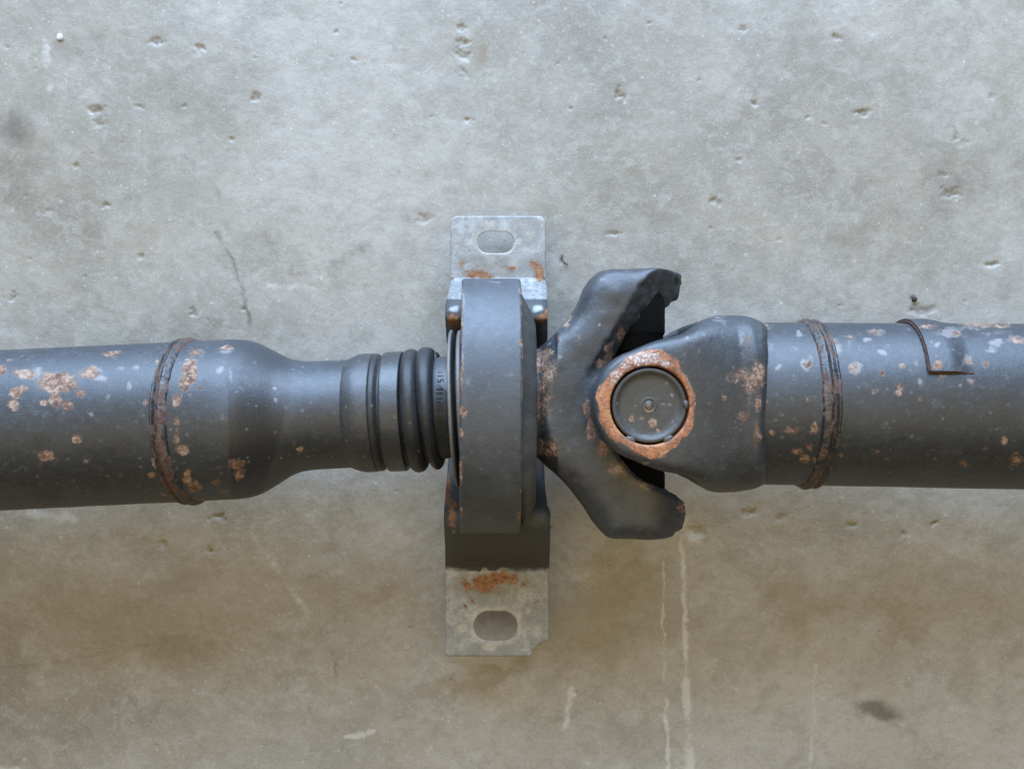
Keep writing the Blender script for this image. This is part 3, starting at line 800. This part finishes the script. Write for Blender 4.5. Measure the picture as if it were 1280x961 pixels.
paleK = [(588, 301, 8, 7, 1.1), (646, 303, 8, 8, 1.1), (612, 280, 16, 8, .9), (640, 330, 16, 8, .6), (660, 290, 16, 20, .6), (655, 280, 12, 10, .5), (578, 785, 9, 9, 1), (585, 770, 8, 8, .7), (612, 808, 14, 9, 1), (648, 770, 6, 12, 1), (605, 762, 22, 4, .8), (592, 800, 14, 5, .8), (670, 790, 10, 12, .7),
         (640, 758, 20, 5, .6), (655, 812, 10, 5, .7), (580, 806, 16, 8, .5), (568, 664, 5, 5, .6), (660, 765, 4, 10, .8), (672, 787, 5, 6, .9)]
isad = np.zeros(len(V)); isad[len(V1) + len(V2):] = 1
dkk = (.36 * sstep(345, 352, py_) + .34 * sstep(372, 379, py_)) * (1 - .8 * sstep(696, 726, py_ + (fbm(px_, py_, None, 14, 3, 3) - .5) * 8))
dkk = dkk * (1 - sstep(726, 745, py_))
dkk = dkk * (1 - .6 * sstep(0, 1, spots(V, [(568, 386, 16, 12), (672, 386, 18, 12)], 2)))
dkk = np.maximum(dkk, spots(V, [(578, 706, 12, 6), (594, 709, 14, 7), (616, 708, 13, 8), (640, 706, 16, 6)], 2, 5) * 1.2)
def slot_rim(cx, cyy, w, h, wd):
    L = w / 2 - h / 2
    dd = np.hypot(np.maximum(abs(px_ - cx) - L, 0), py_ - cyy) - h / 2
    return np.exp(-((dd - 1.5) / wd) ** 2) * (.35 + .6 * vnoise(px_ / 7, py_ / 7, None, 8))
rim = np.maximum(slot_rim(619.5, 782, 54.5, 37, 5.5), .7 * slot_rim(619.5, 303, 45.5, 27, 5)) * (1 - isad)
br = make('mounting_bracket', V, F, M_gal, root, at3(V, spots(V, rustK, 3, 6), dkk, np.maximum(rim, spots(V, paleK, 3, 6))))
br['label'] = 'galvanised bracket whose two slotted feet stick out above and below the band'

# ---- universal joint
J = np.array([151.0, -23.5, 0.0])
HS = 2.0
# flange yoke (left fork, ears at the picture's top and bottom)
outer = [(-175, 62), (-128, 66), (-118, 69), (-106, 76), (-92, 88), (-78, 104), (-66, 124), (-57, 145), (-47, 156), (-30, 160), (20, 161), (48, 159), (60, 153), (63, 142),
         (60, 134), (52, 128), (40, 119), (15, 107), (0, 99), (-14, 82), (-27, 58), (-38, 30), (-42, 0),
         (-38, -30), (-28, -55), (-12, -76), (8, -92), (30, -103), (48, -112), (60, -122), (69, -131), (70, -142), (62, -151), (42, -157), (20, -160), (-28, -160), (-42, -152), (-54, -136), (-66, -118), (-80, -101), (-94, -86), (-108, -76), (-118, -70), (-128, -66), (-175, -62)]
iTop = outer.index((63, 142)); iBot = outer.index((70, -142))
inn_ = outer[iTop:iBot + 1]
oc_out = catmull(np.array(outer[iBot:] + outer[:iTop + 1]), 3)
oc_in = np.vstack([catmull(np.array(inn_), 3), [(160, -142), (160, 142)]])
def f_flange(X, Y, Z):
    x2, y2 = X[:, :, 0], Y[:, :, 0]
    ao = poly_sdf(x2, y2, oc_out)[:, :, None] + 0 * Z
    ai = poly_sdf(x2, y2, oc_in)[:, :, None] + 0 * Z
    # outer barrel: the arms keep a rounded back
    xz = X[:, 0, :], Z[:, 0, :]
    # ear plan in x,z : tapered capsule
    t = np.clip((-xz[0]) / 110.0, 0, 1)
    b2 = np.hypot(xz[0] + 110 * t, xz[1]) - (62 + 10 * t)
    b2 = np.where(xz[0] < -110, np.abs(xz[1]) - 72, b2)
    b = b2[:, None, :] + 0 * Y
    hubr = np.hypot(Y, Z) - np.interp(X, [-175, -118, -100, -40], [64, 70, 92, 400])
    kk = 14 + 24 * (1 - sstep(-15, 40, X)) * sstep(-140, -100, X)
    d = smax(ao - 2.5, b - 1.5, kk)
    d = smax(d, hubr, 10)
    d = smax(d, -ai, 7)
    # concave scoop on the ear shoulder, as forged
    n = (fbm(X, Y, Z, 26, 2, 6) - .5) * 3.0
    # rough torn casting flash near the tips
    tip = sstep(30, 62, X) * sstep(90, 140, np.abs(Y))
    n2 = (fbm(X, Y, Z, 8, 2, 9) - .5) * 9 * tip
    # inner-facing chamfer of the upper ear
    ch = X * .68 - Y * .38 + Z * .63 + 14.0 + (fbm(X, Y, Z, 10, 2, 19) - .5) * 4
    d1 = smax(d, ch, 2.5)
    wgt = sstep(20, 55, Y)
    d = d * (1 - wgt) + d1 * wgt
    # bore for the cup
    return d + n + n2
V, F = nets(f_flange, (-180, -172, -80), (84, 172, 80), HS)
V += J
up = (V[:, 2] > -10).astype(float)
rustF = [(684, 466, 16, 30, .45), (680, 500, 14, 40, .4), (683, 449, 5, 6, .9), (688, 470, 4, 5, .9), (679, 484, 4, 7, .8), (690, 485, 3, 3, .8), (684, 441, 10, 8, 1), (676, 450, 9, 20, .9), (706, 405, 6, 9, .9), (713, 398, 5, 6), (700, 424, 3, 5, .8), (752, 455, 12, 8, .6), (760, 440, 7, 14, .7), (735, 510, 8, 14, .9), (738, 535, 7, 20, .8), (752, 560, 10, 14, .7),
         (772, 585, 22, 14, .55), (800, 605, 30, 10, .4), (776, 420, 6, 20, .6), (855, 632, 12, 12, .55), (736, 508, 5, 5, 1.1), (690, 560, 16, 20, .4), (676, 560, 8, 16, .7)]
paleF = [(757, 452, 10, 7, .9), (735, 505, 7, 10, .7), (725, 430, 5, 5, .6), (750, 405, 4, 4, .9), (700, 445, 8, 5, .6), (688, 430, 10, 5, .5), (765, 432, 8, 10, .6), (780, 590, 26, 5, .5), (800, 350, 40, 6, .35), (750, 350, 14, 5, .5)]
px_, py_ = seen(V)
dkF = spots(V, [(820, 366, 50, 36, 1.2), (780, 405, 30, 36, 1.0), (676, 500, 22, 90, .55), (800, 650, 70, 40, .45)], 4) * up
fl = make('flange_yoke', V, F, M_cast, root, at3(V, spots(V, rustF, 4, 7) * up, dkF * 0 + spots(V, [(676, 500, 22, 90, .5)], 4) * up, spots(V, paleF, 4, 7) * up))
fl['label'] = 'dark cast fork opening to the right with its ears above and below the joint'

# tube yoke (right fork, ears towards and away from the viewer)
def f_tube(X, Y, Z):
    x2, y2 = X[:, :, 0], Y[:, :, 0]
    t = np.clip(x2 / 112.0, 0, 1)
    # uneven capsule in x,y
    h = 112.0; r1, r2 = 62.5, 108.0
    b = (r1 - r2) / h; aa = math.sqrt(1 - b * b)
    py2 = np.abs(y2)
    k = (-b) * py2 + aa * x2     # placeholder orientation
    q = np.where(k < 0, np.hypot(py2, x2) - r1, np.where(k > aa * h, np.hypot(py2, x2 - h) - r2, py2 * aa + x2 * b - r1))
    q = np.minimum(q + 6 * np.exp(-((x2 - 42) / 24) ** 2), np.hypot(x2, y2) - 63)
    A = q[:, :, None] + 0 * Z
    # side profile in x,z
    topz = 126 - 12 * sstep(20, 150, X[:, 0, :])
    B = (np.abs(Z[:, 0, :]) - topz)[:, None, :] + 0 * Y
    R = np.hypot(Y * 1.0, Z)
    Rx = np.interp(X, [-70, 40, 85, 105, 122, 136, 146, 153, 175], [158, 150, 134, 128, 127, 123, 116, 108, 106])
    C_ = R - Rx
    d = smax(A, B, 12)
    d = smax(d, C_, 26)
    end = X - (155 - 24 * (Z / 110) ** 2 + 1.5 * np.sin(Y / 30))
    d = smax(d, end, 7)
    # opening between the ears
    cav = np.maximum(np.abs(Z) - np.interp(X, [-100, 20, 70, 90], [84, 84, 66, 40]), X - 88)
    d = smax(d, -cav, 10)
    # waist beside the boss (saddle seen on the ear's flank)
    sad = (np.hypot(X - 78, (np.abs(Y) - 20) * .9) - 46)
    d = d + 0.0 * sad
    # boss ring slightly proud
    rr = np.hypot(X, Y)
    
    # bore
    bore = rr - 43.5
    bc = np.maximum(bore, 100 - np.abs(Z))
    bc = np.maximum(rr - 43.5, -(np.abs(Z) - 60))
    d = np.maximum(d, -bc)
    n = (fbm(X, Y, Z, 30, 2, 16) - .5) * 3.0
    low = sstep(90, 150, X) * (fbm(X, Y, Z, 18, 2, 26) - .5) * 2
    return d + .6 * n * sstep(60, 75, rr) + low
V, F = nets(f_tube, (-70, -126, -136), (170, 126, 136), HS)
V += J + np.array([0, .5, 0])
px_, py_ = seen(V)
up = (V[:, 2] > 20).astype(float)
# bare rusted ring round the bore: irregular outline as in the photograph
ang = np.arctan2(-(py_ - 506), px_ - 812)
rad = np.hypot(px_ - 811.5, py_ - 506.5)
ka = np.radians([-180, -160, -140, -120, -100, -90, -80, -60, -45, -20, 0, 20, 45, 60, 80, 90, 100, 120, 140, 160, 172, 180])
kr = [64, 65, 62, 59, 64, 67, 66, 62, 60, 59, 58, 58, 60, 66, 71, 71, 70, 64, 63, 66, 68, 64]
outR = np.interp(ang, ka, kr) + (vnoise(ang * 6, ang * 0 + 3, None, 4) - .5) * 4 
ringm = np.clip((outR - rad) / 5.0 + .3, 0, 1) * (V[:, 2] > 100)
rustT = [(948, 470, 12, 26, .7), (938, 478, 14, 18, .6), (949, 505, 6, 14, 1), (946, 540, 7, 20, .6), (905, 498, 5, 4, .8), (925, 470, 20, 14, .45), (888, 392, 18, 4, .8), (930, 520, 14, 12, .4), (934, 425, 8, 18, .4)]
paleT = [(925, 425, 10, 22, .5), (875, 435, 14, 10, .4), (855, 445, 9, 7, .6), (935, 490, 14, 34, .45), (900, 400, 20, 8, .5), (858, 425, 6, 5, .6), (880, 420, 6, 6, .5), (806, 578, 10, 4, .9), (838, 450, 6, 6, .5), (795, 447, 16, 5, .9), (825, 452, 10, 6, .8), (905, 395, 6, 6, .5), (830, 570, 14, 4, .6), (930, 530, 20, 18, .3)]
paleRing = spots(V, [(805, 448, 36, 15, 1.3), (770, 468, 16, 14, .9), (830, 455, 14, 10, 1.1), (782, 458, 14, 12, .9), (768, 478, 12, 8, 1.0), (790, 570, 10, 4, .9), (838, 566, 14, 6, .9)], 3, 5)
rustv = np.maximum(spots(V, rustT, 4, 7) * up, ringm)
ty = make('tube_yoke', V, F, M_cast, root, dict(rust=rustv * (1 - 0 * paleRing), dark=Z0(len(V)), pale=spots(V, paleT, 4, 7) * up, bare=np.clip(ringm, 0, 1), frost=paleRing))
ty['label'] = 'dark cast fork on the right whose round boss carries the bearing cup facing up'

# special layer on the cast material: bare rust ring colours
def add_ring_layer(mat):
    t = NT.__new__(NT); t.m = mat; t.t = mat.node_tree; t.n = t.t.nodes; t.l = t.t.links; t.b = t.n['Principled BSDF']
    t.co = [n for n in t.n if n.type == 'VECT_MATH' and n.operation == 'SCALE'][0].outputs[0]
    src = t.b.inputs['Base Color'].links[0].from_socket
    bare = t.attr('bare'); frost = t.attr('frost')
    n = t.noise(6, 5, .7, off=9); n2 = t.noise(2.4, 3, .6, off=4); n3 = t.noise(22, 3, .6, off=14)
    c = t.ramp(t.math('ADD', t.math('MULTIPLY', n, .6), t.math('MULTIPLY', n3, .4)), [(.34, (0.11, 0.05, 0.035)), (.44, (0.25, 0.095, 0.048)), (.54, (0.46, 0.185, 0.075)), (.68, (0.55, 0.28, 0.12))])
    m = t.ss(t.math('ADD', bare, t.math('MULTIPLY', t.math('SUBTRACT', n, .5), .35)), .40, .52)
    f = t.math('MULTIPLY', t.ss(t.math('ADD', frost, t.math('MULTIPLY', t.math('SUBTRACT', n2, .5), 2.0)), .45, .75), t.ss(frost, .05, .2))
    c = t.mix(t.math('MULTIPLY', f, .5), c, (0.55, 0.45, 0.42))
    c = t.mix(t.math('MULTIPLY', t.ss(t.math('ADD', frost, t.math('MULTIPLY', t.math('SUBTRACT', n, .5), 1.5)), .1, .9), .45), c, (0.30, 0.17, 0.15))
    f2 = t.math('MULTIPLY', f, t.ss(t.noise(3.2, 4, .7, off=33), .46, .60))
    c = t.mix(t.math('MULTIPLY', f2, .85), c, (0.74, 0.69, 0.68))
    c = t.mix(t.math('MULTIPLY', t.ss(t.noise(4, 4, .7, off=61), .56, .66), .6), c, (0.10, 0.05, 0.045))
    o = t.mix(m, src, c)
    t.l.new(o, t.b.inputs['Base Color'])
    rs = t.b.inputs['Roughness'].links[0].from_socket
    t.l.new(t.mixf(m, rs, .62), t.b.inputs['Roughness'])
    return mat
M_ring = steel_paint('dark cast iron with bare rusty ring', base=(0.029, 0.034, 0.042), rough=.46, speck=.35, cast=.5, rustk=.5)
add_ring_layer(M_ring); ty.data.materials[0] = M_ring

# bearing cups: one facing up, one facing down, two inside the other fork
def cup_mesh(R, depth):
    pr = [(0, -depth), (R - 1, -depth), (R, -depth + 1), (R, -2.2), (R - .8, -.8), (R - 2.0, -.2), (R - 4.0, -.4), (R - 5.5, -1.6), (R - 8.5, -3.2), (R - 12, -3.8), (16, -3.9), (8.5, -3.7), (7.6, -3.0), (6.6, -3.6), (5.2, -4.2), (4.2, -2.6), (2.5, -1.4), (0.01, -1.0)]
    return np.array(pr)
def lathe_z(pr, n, c, sgn=1):
    ph = np.linspace(0, 2 * np.pi, n, endpoint=False); rows = []
    for (r_, z_) in pr: rows.append(np.stack([c[0] + r_ * np.cos(ph), c[1] + r_ * np.sin(ph), np.full(n, c[2] + sgn * z_)], 1))
    return np.array(rows).reshape(-1, 3), gridF(len(pr), n, wrap_c=True, flip=(sgn < 0))
M_cup = steel_paint('grey bearing cup steel', base=(0.038, 0.038, 0.037), rough=.5, speck=.9, rustk=.6, dust=.35)
TJ = J + np.array([0, .5, 0])
pr = []
base = cup_mesh(41.3, 40)
for a, b in zip(base[:-1], base[1:]):
    k = max(1, int(np.hypot(*(b - a)) / 1.6))
    for i in range(k): pr.append(a + (b - a) * i / k)
pr.append(base[-1])
V, F = lathe_z(pr, 150, TJ + np.array([0, 0, 123.5]))
cup = make('bearing_cup', V, F, M_cup, root, at3(V, spots(V, [(790, 523, 5, 6, 1), (816, 529, 7, 7, 1.2), (822, 538, 4, 3, 1), (811, 510, 10, 10, .5), (803, 522, 3, 3, .6)], 1.2, 5), None,
     spots(V, [(811, 510, 11, 11, .8), (837, 506, 7, 5, .6), (828, 505, 4, 4, .7), (820, 485, 16, 6, .35), (806, 545, 20, 4, .5), (840, 495, 6, 6, .5)], 2, 5)))
cup['label'] = 'round steel bearing cup seen end-on inside the rusty ring'
# punched stakes that hold the cup
for (sx, sy, rr_, w_) in ((789, 550, 0, 4.5), (836, 549, 0, 4.5), (858, 506, 0, 4.0)):
    X, Y, Z = toW(sx, sy, 126.2)
    n = 16; k = 7; rows = []
    ph = np.linspace(0, 2 * np.pi, n, endpoint=False)
    aa = math.atan2(Y - TJ[1], X - TJ[0])
    for j in range(k):
        th = j / (k - 1) * np.pi / 2
        rx_ = w_ * 1.25 * math.cos(th) + .02; ry_ = w_ * .8 * math.cos(th) + .02
        wob = 1 + .25 * (vnoise(ph * 2, ph * 0 + j * .4 + sx, None, 3) - .5)
        lx = ry_ * np.cos(ph) * wob; ly = rx_ * np.sin(ph) * wob
        rows.append(np.stack([X + lx * math.cos(aa) - ly * math.sin(aa), Y + lx * math.sin(aa) + ly * math.cos(aa), np.full(n, Z - 3.2 + 2.0 * math.sin(th))], 1))
    Vs = np.array(rows).reshape(-1, 3)
    make('stake_mark', Vs, gridF(k, n, True), M_cup, cup, at3(Vs, None, None, np.full(len(Vs), .3)))
V, F = lathe_z(pr, 64, TJ + np.array([0, 0, -123.5]), -1)
make('bearing_cup', V, F, M_cup, root, at3(V))
def lathe_axis(prof, P0, d, n, name, mat, parent):
    s_, r_ = np.array(prof).T
    V, F, _, _ = revolve(P0, d, s_, r_, n)
    return make(name, V, F, mat, parent, at3(V))
for sg in (1, -1):
    lathe_axis([(62, .01), (62, 28), (63, 36), (66, 37.5), (84, 37.5), (86, 39), (88, 39.5), (148, 39.5), (150, 38), (150.2, .01)], J, (0, sg, 0), 80, 'bearing_cup', M_black, root)
# the cross between the cups
cross = lathe_axis([(-120, 22), (-70, 24), (-64, 31), (-30, 33), (0, 36), (30, 33), (64, 31), (70, 24), (120, 22)], J, (0, 1, 0), 48, 'joint_cross', M_black, root)
V, F = lathe_z([(22, -110), (24, -66), (32, -60), (34, 0), (32, 60), (24, 66), (22, 110)], 48, J)
make('trunnion', V, F, M_black, cross)

# short splined stub joining the fork to the bearing (seen between them)
lathe_axis([(-330, 50), (-250, 58), (-128, 60), (-126, 66), (-118, 68)], J, (1, 0, 0), 120, 'stub_shaft', M_cast, root)

# ---- right half
dR = np.array([1, -.011, .065]); RN = np.linalg.norm(dR)
PR = np.array([172.0, -21.8, -2.0])      # s=0 near the joint
def sR(X): return (X - PR[0]) * RN
rustRt = [(954, 408, 14, 5, .8), (946, 540, 8, 6), (993, 538, 8, 6, .9), (985, 535, 6, 7, .7), (996, 563, 9, 6, .9), (1006, 572, 9, 8, .9), (1013, 558, 6, 6, .6), (1018, 535, 6, 9, .9), (1011, 455, 5, 10, .7), (1128, 456, 5, 5), (1124, 491, 5, 5), (1127, 484, 4, 5), (1093, 490, 4, 5, .8), (1102, 466, 5, 5, .7),
          (1066, 460, 4, 5), (1070, 462, 5, 6, .6), (1256, 551, 6, 7, .9), (1270, 575, 12, 12, .5), (1052, 570, 4, 5, .6), (1205, 580, 10, 4, .6), (1225, 406, 34, 5, .8), (1270, 425, 14, 6, .7), (1232, 455, 7, 6, .7), (1040, 430, 14, 8, .6), (1094, 415, 10, 4, .7), (1063, 421, 7, 5, .6),
          (1180, 469, 7, 3, .8), (1008, 455, 4, 4, 1.1), (1070, 455, 3, 3, 1.1), (965, 540, 6, 5, .8), (1010, 500, 3, 3, .8), (1047, 504, 5, 6, .7), (1250, 407, 20, 4, .6), (1150, 497, 5, 5, .5), (1020, 575, 8, 5, .6)]
paleRt = [(960, 435, 14, 12, .5), (972, 460, 8, 8, .8), (1008, 455, 12, 14, .9), (1043, 435, 14, 18, .8), (1070, 460, 12, 12, 1), (1085, 424, 9, 6, .9), (1095, 415, 18, 6, .8), (1103, 442, 10, 7, .8), (1110, 433, 8, 5, .6), (1060, 430, 10, 10, .5), (1128, 456, 8, 8, .8), (1245, 428, 16, 8, .8), (1270, 425, 20, 8, .9), (1240, 438, 12, 7, .7),
          (1232, 455, 12, 9, .6), (1150, 475, 7, 7, .6), (1145, 455, 10, 9, .4), (1120, 490, 8, 12, .5), (1200, 482, 9, 6, .6), (1255, 470, 16, 8, .4), (955, 425, 20, 6, .5), (995, 435, 14, 10, .4), (1170, 445, 8, 8, .5), (990, 500, 6, 6, .4), (1110, 574, 14, 4, .45), (1130, 590, 12, 4, .4), (1060, 548, 10, 8, .35),
          (1180, 560, 10, 8, .3), (1075, 530, 6, 6, .3), (1230, 560, 8, 8, .4), (972, 490, 8, 6, .4), (1210, 410, 40, 5, .5), (940, 410, 30, 5, .5), (1105, 500, 30, 8, .3), (1235, 520, 30, 8, .25), (1000, 418, 10, 8, .7), (1245, 415, 30, 8, .5)]
s, r = profile([(sR(285), 100.0), (sR(1010), 100.7)], 2.0)
V, F, SS, PH = revolve(PR, dR, s, r, 330, lambda a, p, q: (a, q + (fbm(a, p * 99, None, 30, 2, 13) - .5) * .5))
up = (np.sin(PH) > -.1).astype(float)
tube2 = make('tube', V, F, M_tube, root, at3(V, spots(V, rustRt, 3, 6) * up, None, spots(V, paleRt, 4, 6) * up))
tube2['label'] = 'wide right tube freckled with pale scuffs and small rust spots'
bead(PR, dR, sR(363.5), 22, 100.8, 'weld_bead', 'double ridged weld bead with thin rust along its left edge',
     [(1000, 405, 16, 6, .8), (1012, 412, 5, 8, .8), (1024, 500, 4, 6, 1), (1034, 490, 5, 22, .8), (1020, 440, 3, 40, .5), (1040, 440, 3, 10, .5), (1036, 520, 4, 20, .5)], -1, 7)

# balance weight: thin curved plate welded on
d, e1, e2 = frame(dR)
s0, s1 = sR(473), sR(521)
phA, phB = 2.02 , .02                       # from low edge (towards the viewer's bottom) over the top
# phi measured from +y side: the lower edge sits where the tube faces the camera
ns, nph = 34, 90
rows = []
phB_ = -.25; phA_ = math.acos((44.5 / 1.125) / 104.0) 
for i in range(ns):
    t = i / (ns - 1)
    ph = np.linspace(phB_, phA_, nph)
    sk = -3.0 * np.clip((ph - .2) / 1, -1, 1)
    s_ = s0 + (s1 - s0) * t + sk + (5.0 * (1 - np.clip(ph / phA_, 0, 1)) if True else 0)
    fade = 1 - .97 * sstep(.45, 1.0, t)     # right edge pressed and painted flush
    edge = .0
    R = 100.9 + 4.6 * fade * np.ones(nph)
    rows.append(np.array(PR) + s_[:, None] * d + (R * np.cos(ph))[:, None] * e1 + (R * np.sin(ph))[:, None] * e2)
A = np.array(rows)
Vt = A.reshape(-1, 3)
ctr = np.array(PR)
def inward(Q):
    rel = Q - ctr; ax = rel @ d
    rad_ = rel - ax[:, None] * d; L = np.linalg.norm(rad_, axis=1, keepdims=True)
    return ctr + ax[:, None] * d + rad_ / L * 99.4
V = np.vstack([Vt]); F = gridF(ns, nph)
pxw, pyw = seen(V)
bw = make('balance_weight', V, F, M_tube, tube2, at3(V, spots(V, [(1172, 457, 8, 7, 1.1), (1160, 408, 16, 4, .6), (1198, 417, 10, 5, .6), (1212, 451, 6, 5, .8), (1176, 415, 3, 3, 1.2)], 3, 6), None,
      spots(V, [(1187, 416, 24, 9, 1), (1195, 419, 10, 6, 1), (1172, 430, 8, 5, .8), (1212, 450, 14, 10, .9), (1165, 428, 5, 5, .6), (1185, 440, 10, 10, .3)], 3, 6)))
bw['label'] = 'thin curved plate welded to the right tube with rusty lower and left edges'
# edge walls of the plate
bd = np.vstack([A[0, :, :], A[1:, -1, :]])      # left edge then lower edge
inn = inward(bd)
mid = bd + (inn - bd) * .5
n = len(bd)
Ve = np.vstack([bd, mid, inn]); Fe = gridF(3, n, flip=False)
make('weight_edge', Ve, Fe, M_edge, bw)
# thin rust seam of weld round that edge
def tube_path(pts, rad_, name, mat, parent, n=8, seed=0, jit=.35):
    pts = np.array(pts); rows = []
    for i, p in enumerate(pts):
        a = pts[max(i - 1, 0)]; b = pts[min(i + 1, len(pts) - 1)]; t = (b - a) / np.linalg.norm(b - a)
        u = np.cross(t, [0.3, .2, 1]); u /= np.linalg.norm(u); w = np.cross(t, u)
        k = (rad_[i] if hasattr(rad_, '__len__') else rad_) * (1 + jit * (2 * vnoise(np.array([i * .45]), np.array([seed * 1.3]))[0] - 1))
        ph = np.linspace(0, 2 * np.pi, n, endpoint=False)
        rows.append(p + k * (np.cos(ph)[:, None] * u + np.sin(ph)[:, None] * w))
    Vp = np.array(rows).reshape(-1, 3); Fp = list(map(tuple, gridF(len(pts), n, True)))
    Fp += [tuple(range(n))[::-1], tuple((len(pts) - 1) * n + k for k in range(n))]
    return make(name, Vp, Fp, mat, parent)
tube_path(bd + (inn - bd) * .6, 1.3, 'edge_rust', M_edge, bw, seed=3)

# ---- end flanges outside the view: they carry the shaft above the floor
zR = PR[2] + 838 / RN * dR[2]
for (P0, dd, s_, nm, R_) in ((PL, dL, -330, 'end_flange', HF - 1.0), (PR, dR, sR(1010), 'end_flange', HF + 50)):
    sg = -1 if s_ < 0 else 1
    lathe_axis([(0, 99), (sg * 8, 104), (sg * 20, 104), (sg * 22, R_ - 2), (sg * 24, R_), (sg * 44, R_), (sg * 46, R_ - 2), (sg * 46, 30), (sg * 46, .01)][::sg], np.array(P0) + np.array(dd) / np.linalg.norm(dd) * s_, dd, 96, nm, M_cast, root)

# ================================================================== small loose bits on the floor
def pebble(name, x, y, r_, mat, label, cat, seed, squash=.6):
    X, Y, Z = toW(x, y, -HF + r_ * .35)
    n, k = 14, 9; rows = []
    ph = np.linspace(0, 2 * np.pi, n, endpoint=False)
    for j in range(k):
        th = -np.pi / 2 + np.pi * j / (k - 1)
        nx, ny, nz = np.cos(th) * np.cos(ph), np.cos(th) * np.sin(ph), np.full(n, math.sin(th))
        m = np.maximum(np.maximum(abs(nx), abs(ny)), abs(nz) * 1.0) ** -.6
        q = r_ * m * (.85 + .35 * vnoise(nx * 1.6 + seed, ny * 1.6, nz * 1.6, seed))
        rows.append(np.stack([nx * q, ny * q, nz * q * squash], 1))
    Vp = np.array(rows).reshape(-1, 3)
    ob = make(name, Vp, gridF(k, n, True), mat, None, smooth=False, zoff=0)
    ob.location = (X * U, Y * U, (Z + HF) * U)
    ob['label'] = label; ob['category'] = cat
    return ob
pebble('stone_chip', 75, 47, 4.4, M_stone, 'bright white stone chip on the concrete in the upper left', 'stone', 5)
pebble('grit_lump', 1143, 374, 3.6, M_grit, 'small black lump of grit on the concrete just above the right tube', 'grit', 8)
def fibre(pts, r_, label):
    P_ = [np.array(toW(x, y, -HF + 3.2)) for x, y in pts]
    c = catmull(P_, 5); ob = tube_path(c, r_, 'plant_fibre', M_grit, None, seed=2)
    ob['label'] = label; ob['category'] = 'fibre'
fibre([(703, 319), (702, 324), (705, 328), (710, 331)], .9, 'tiny dark bent fibre on the concrete right of the upper bracket foot')
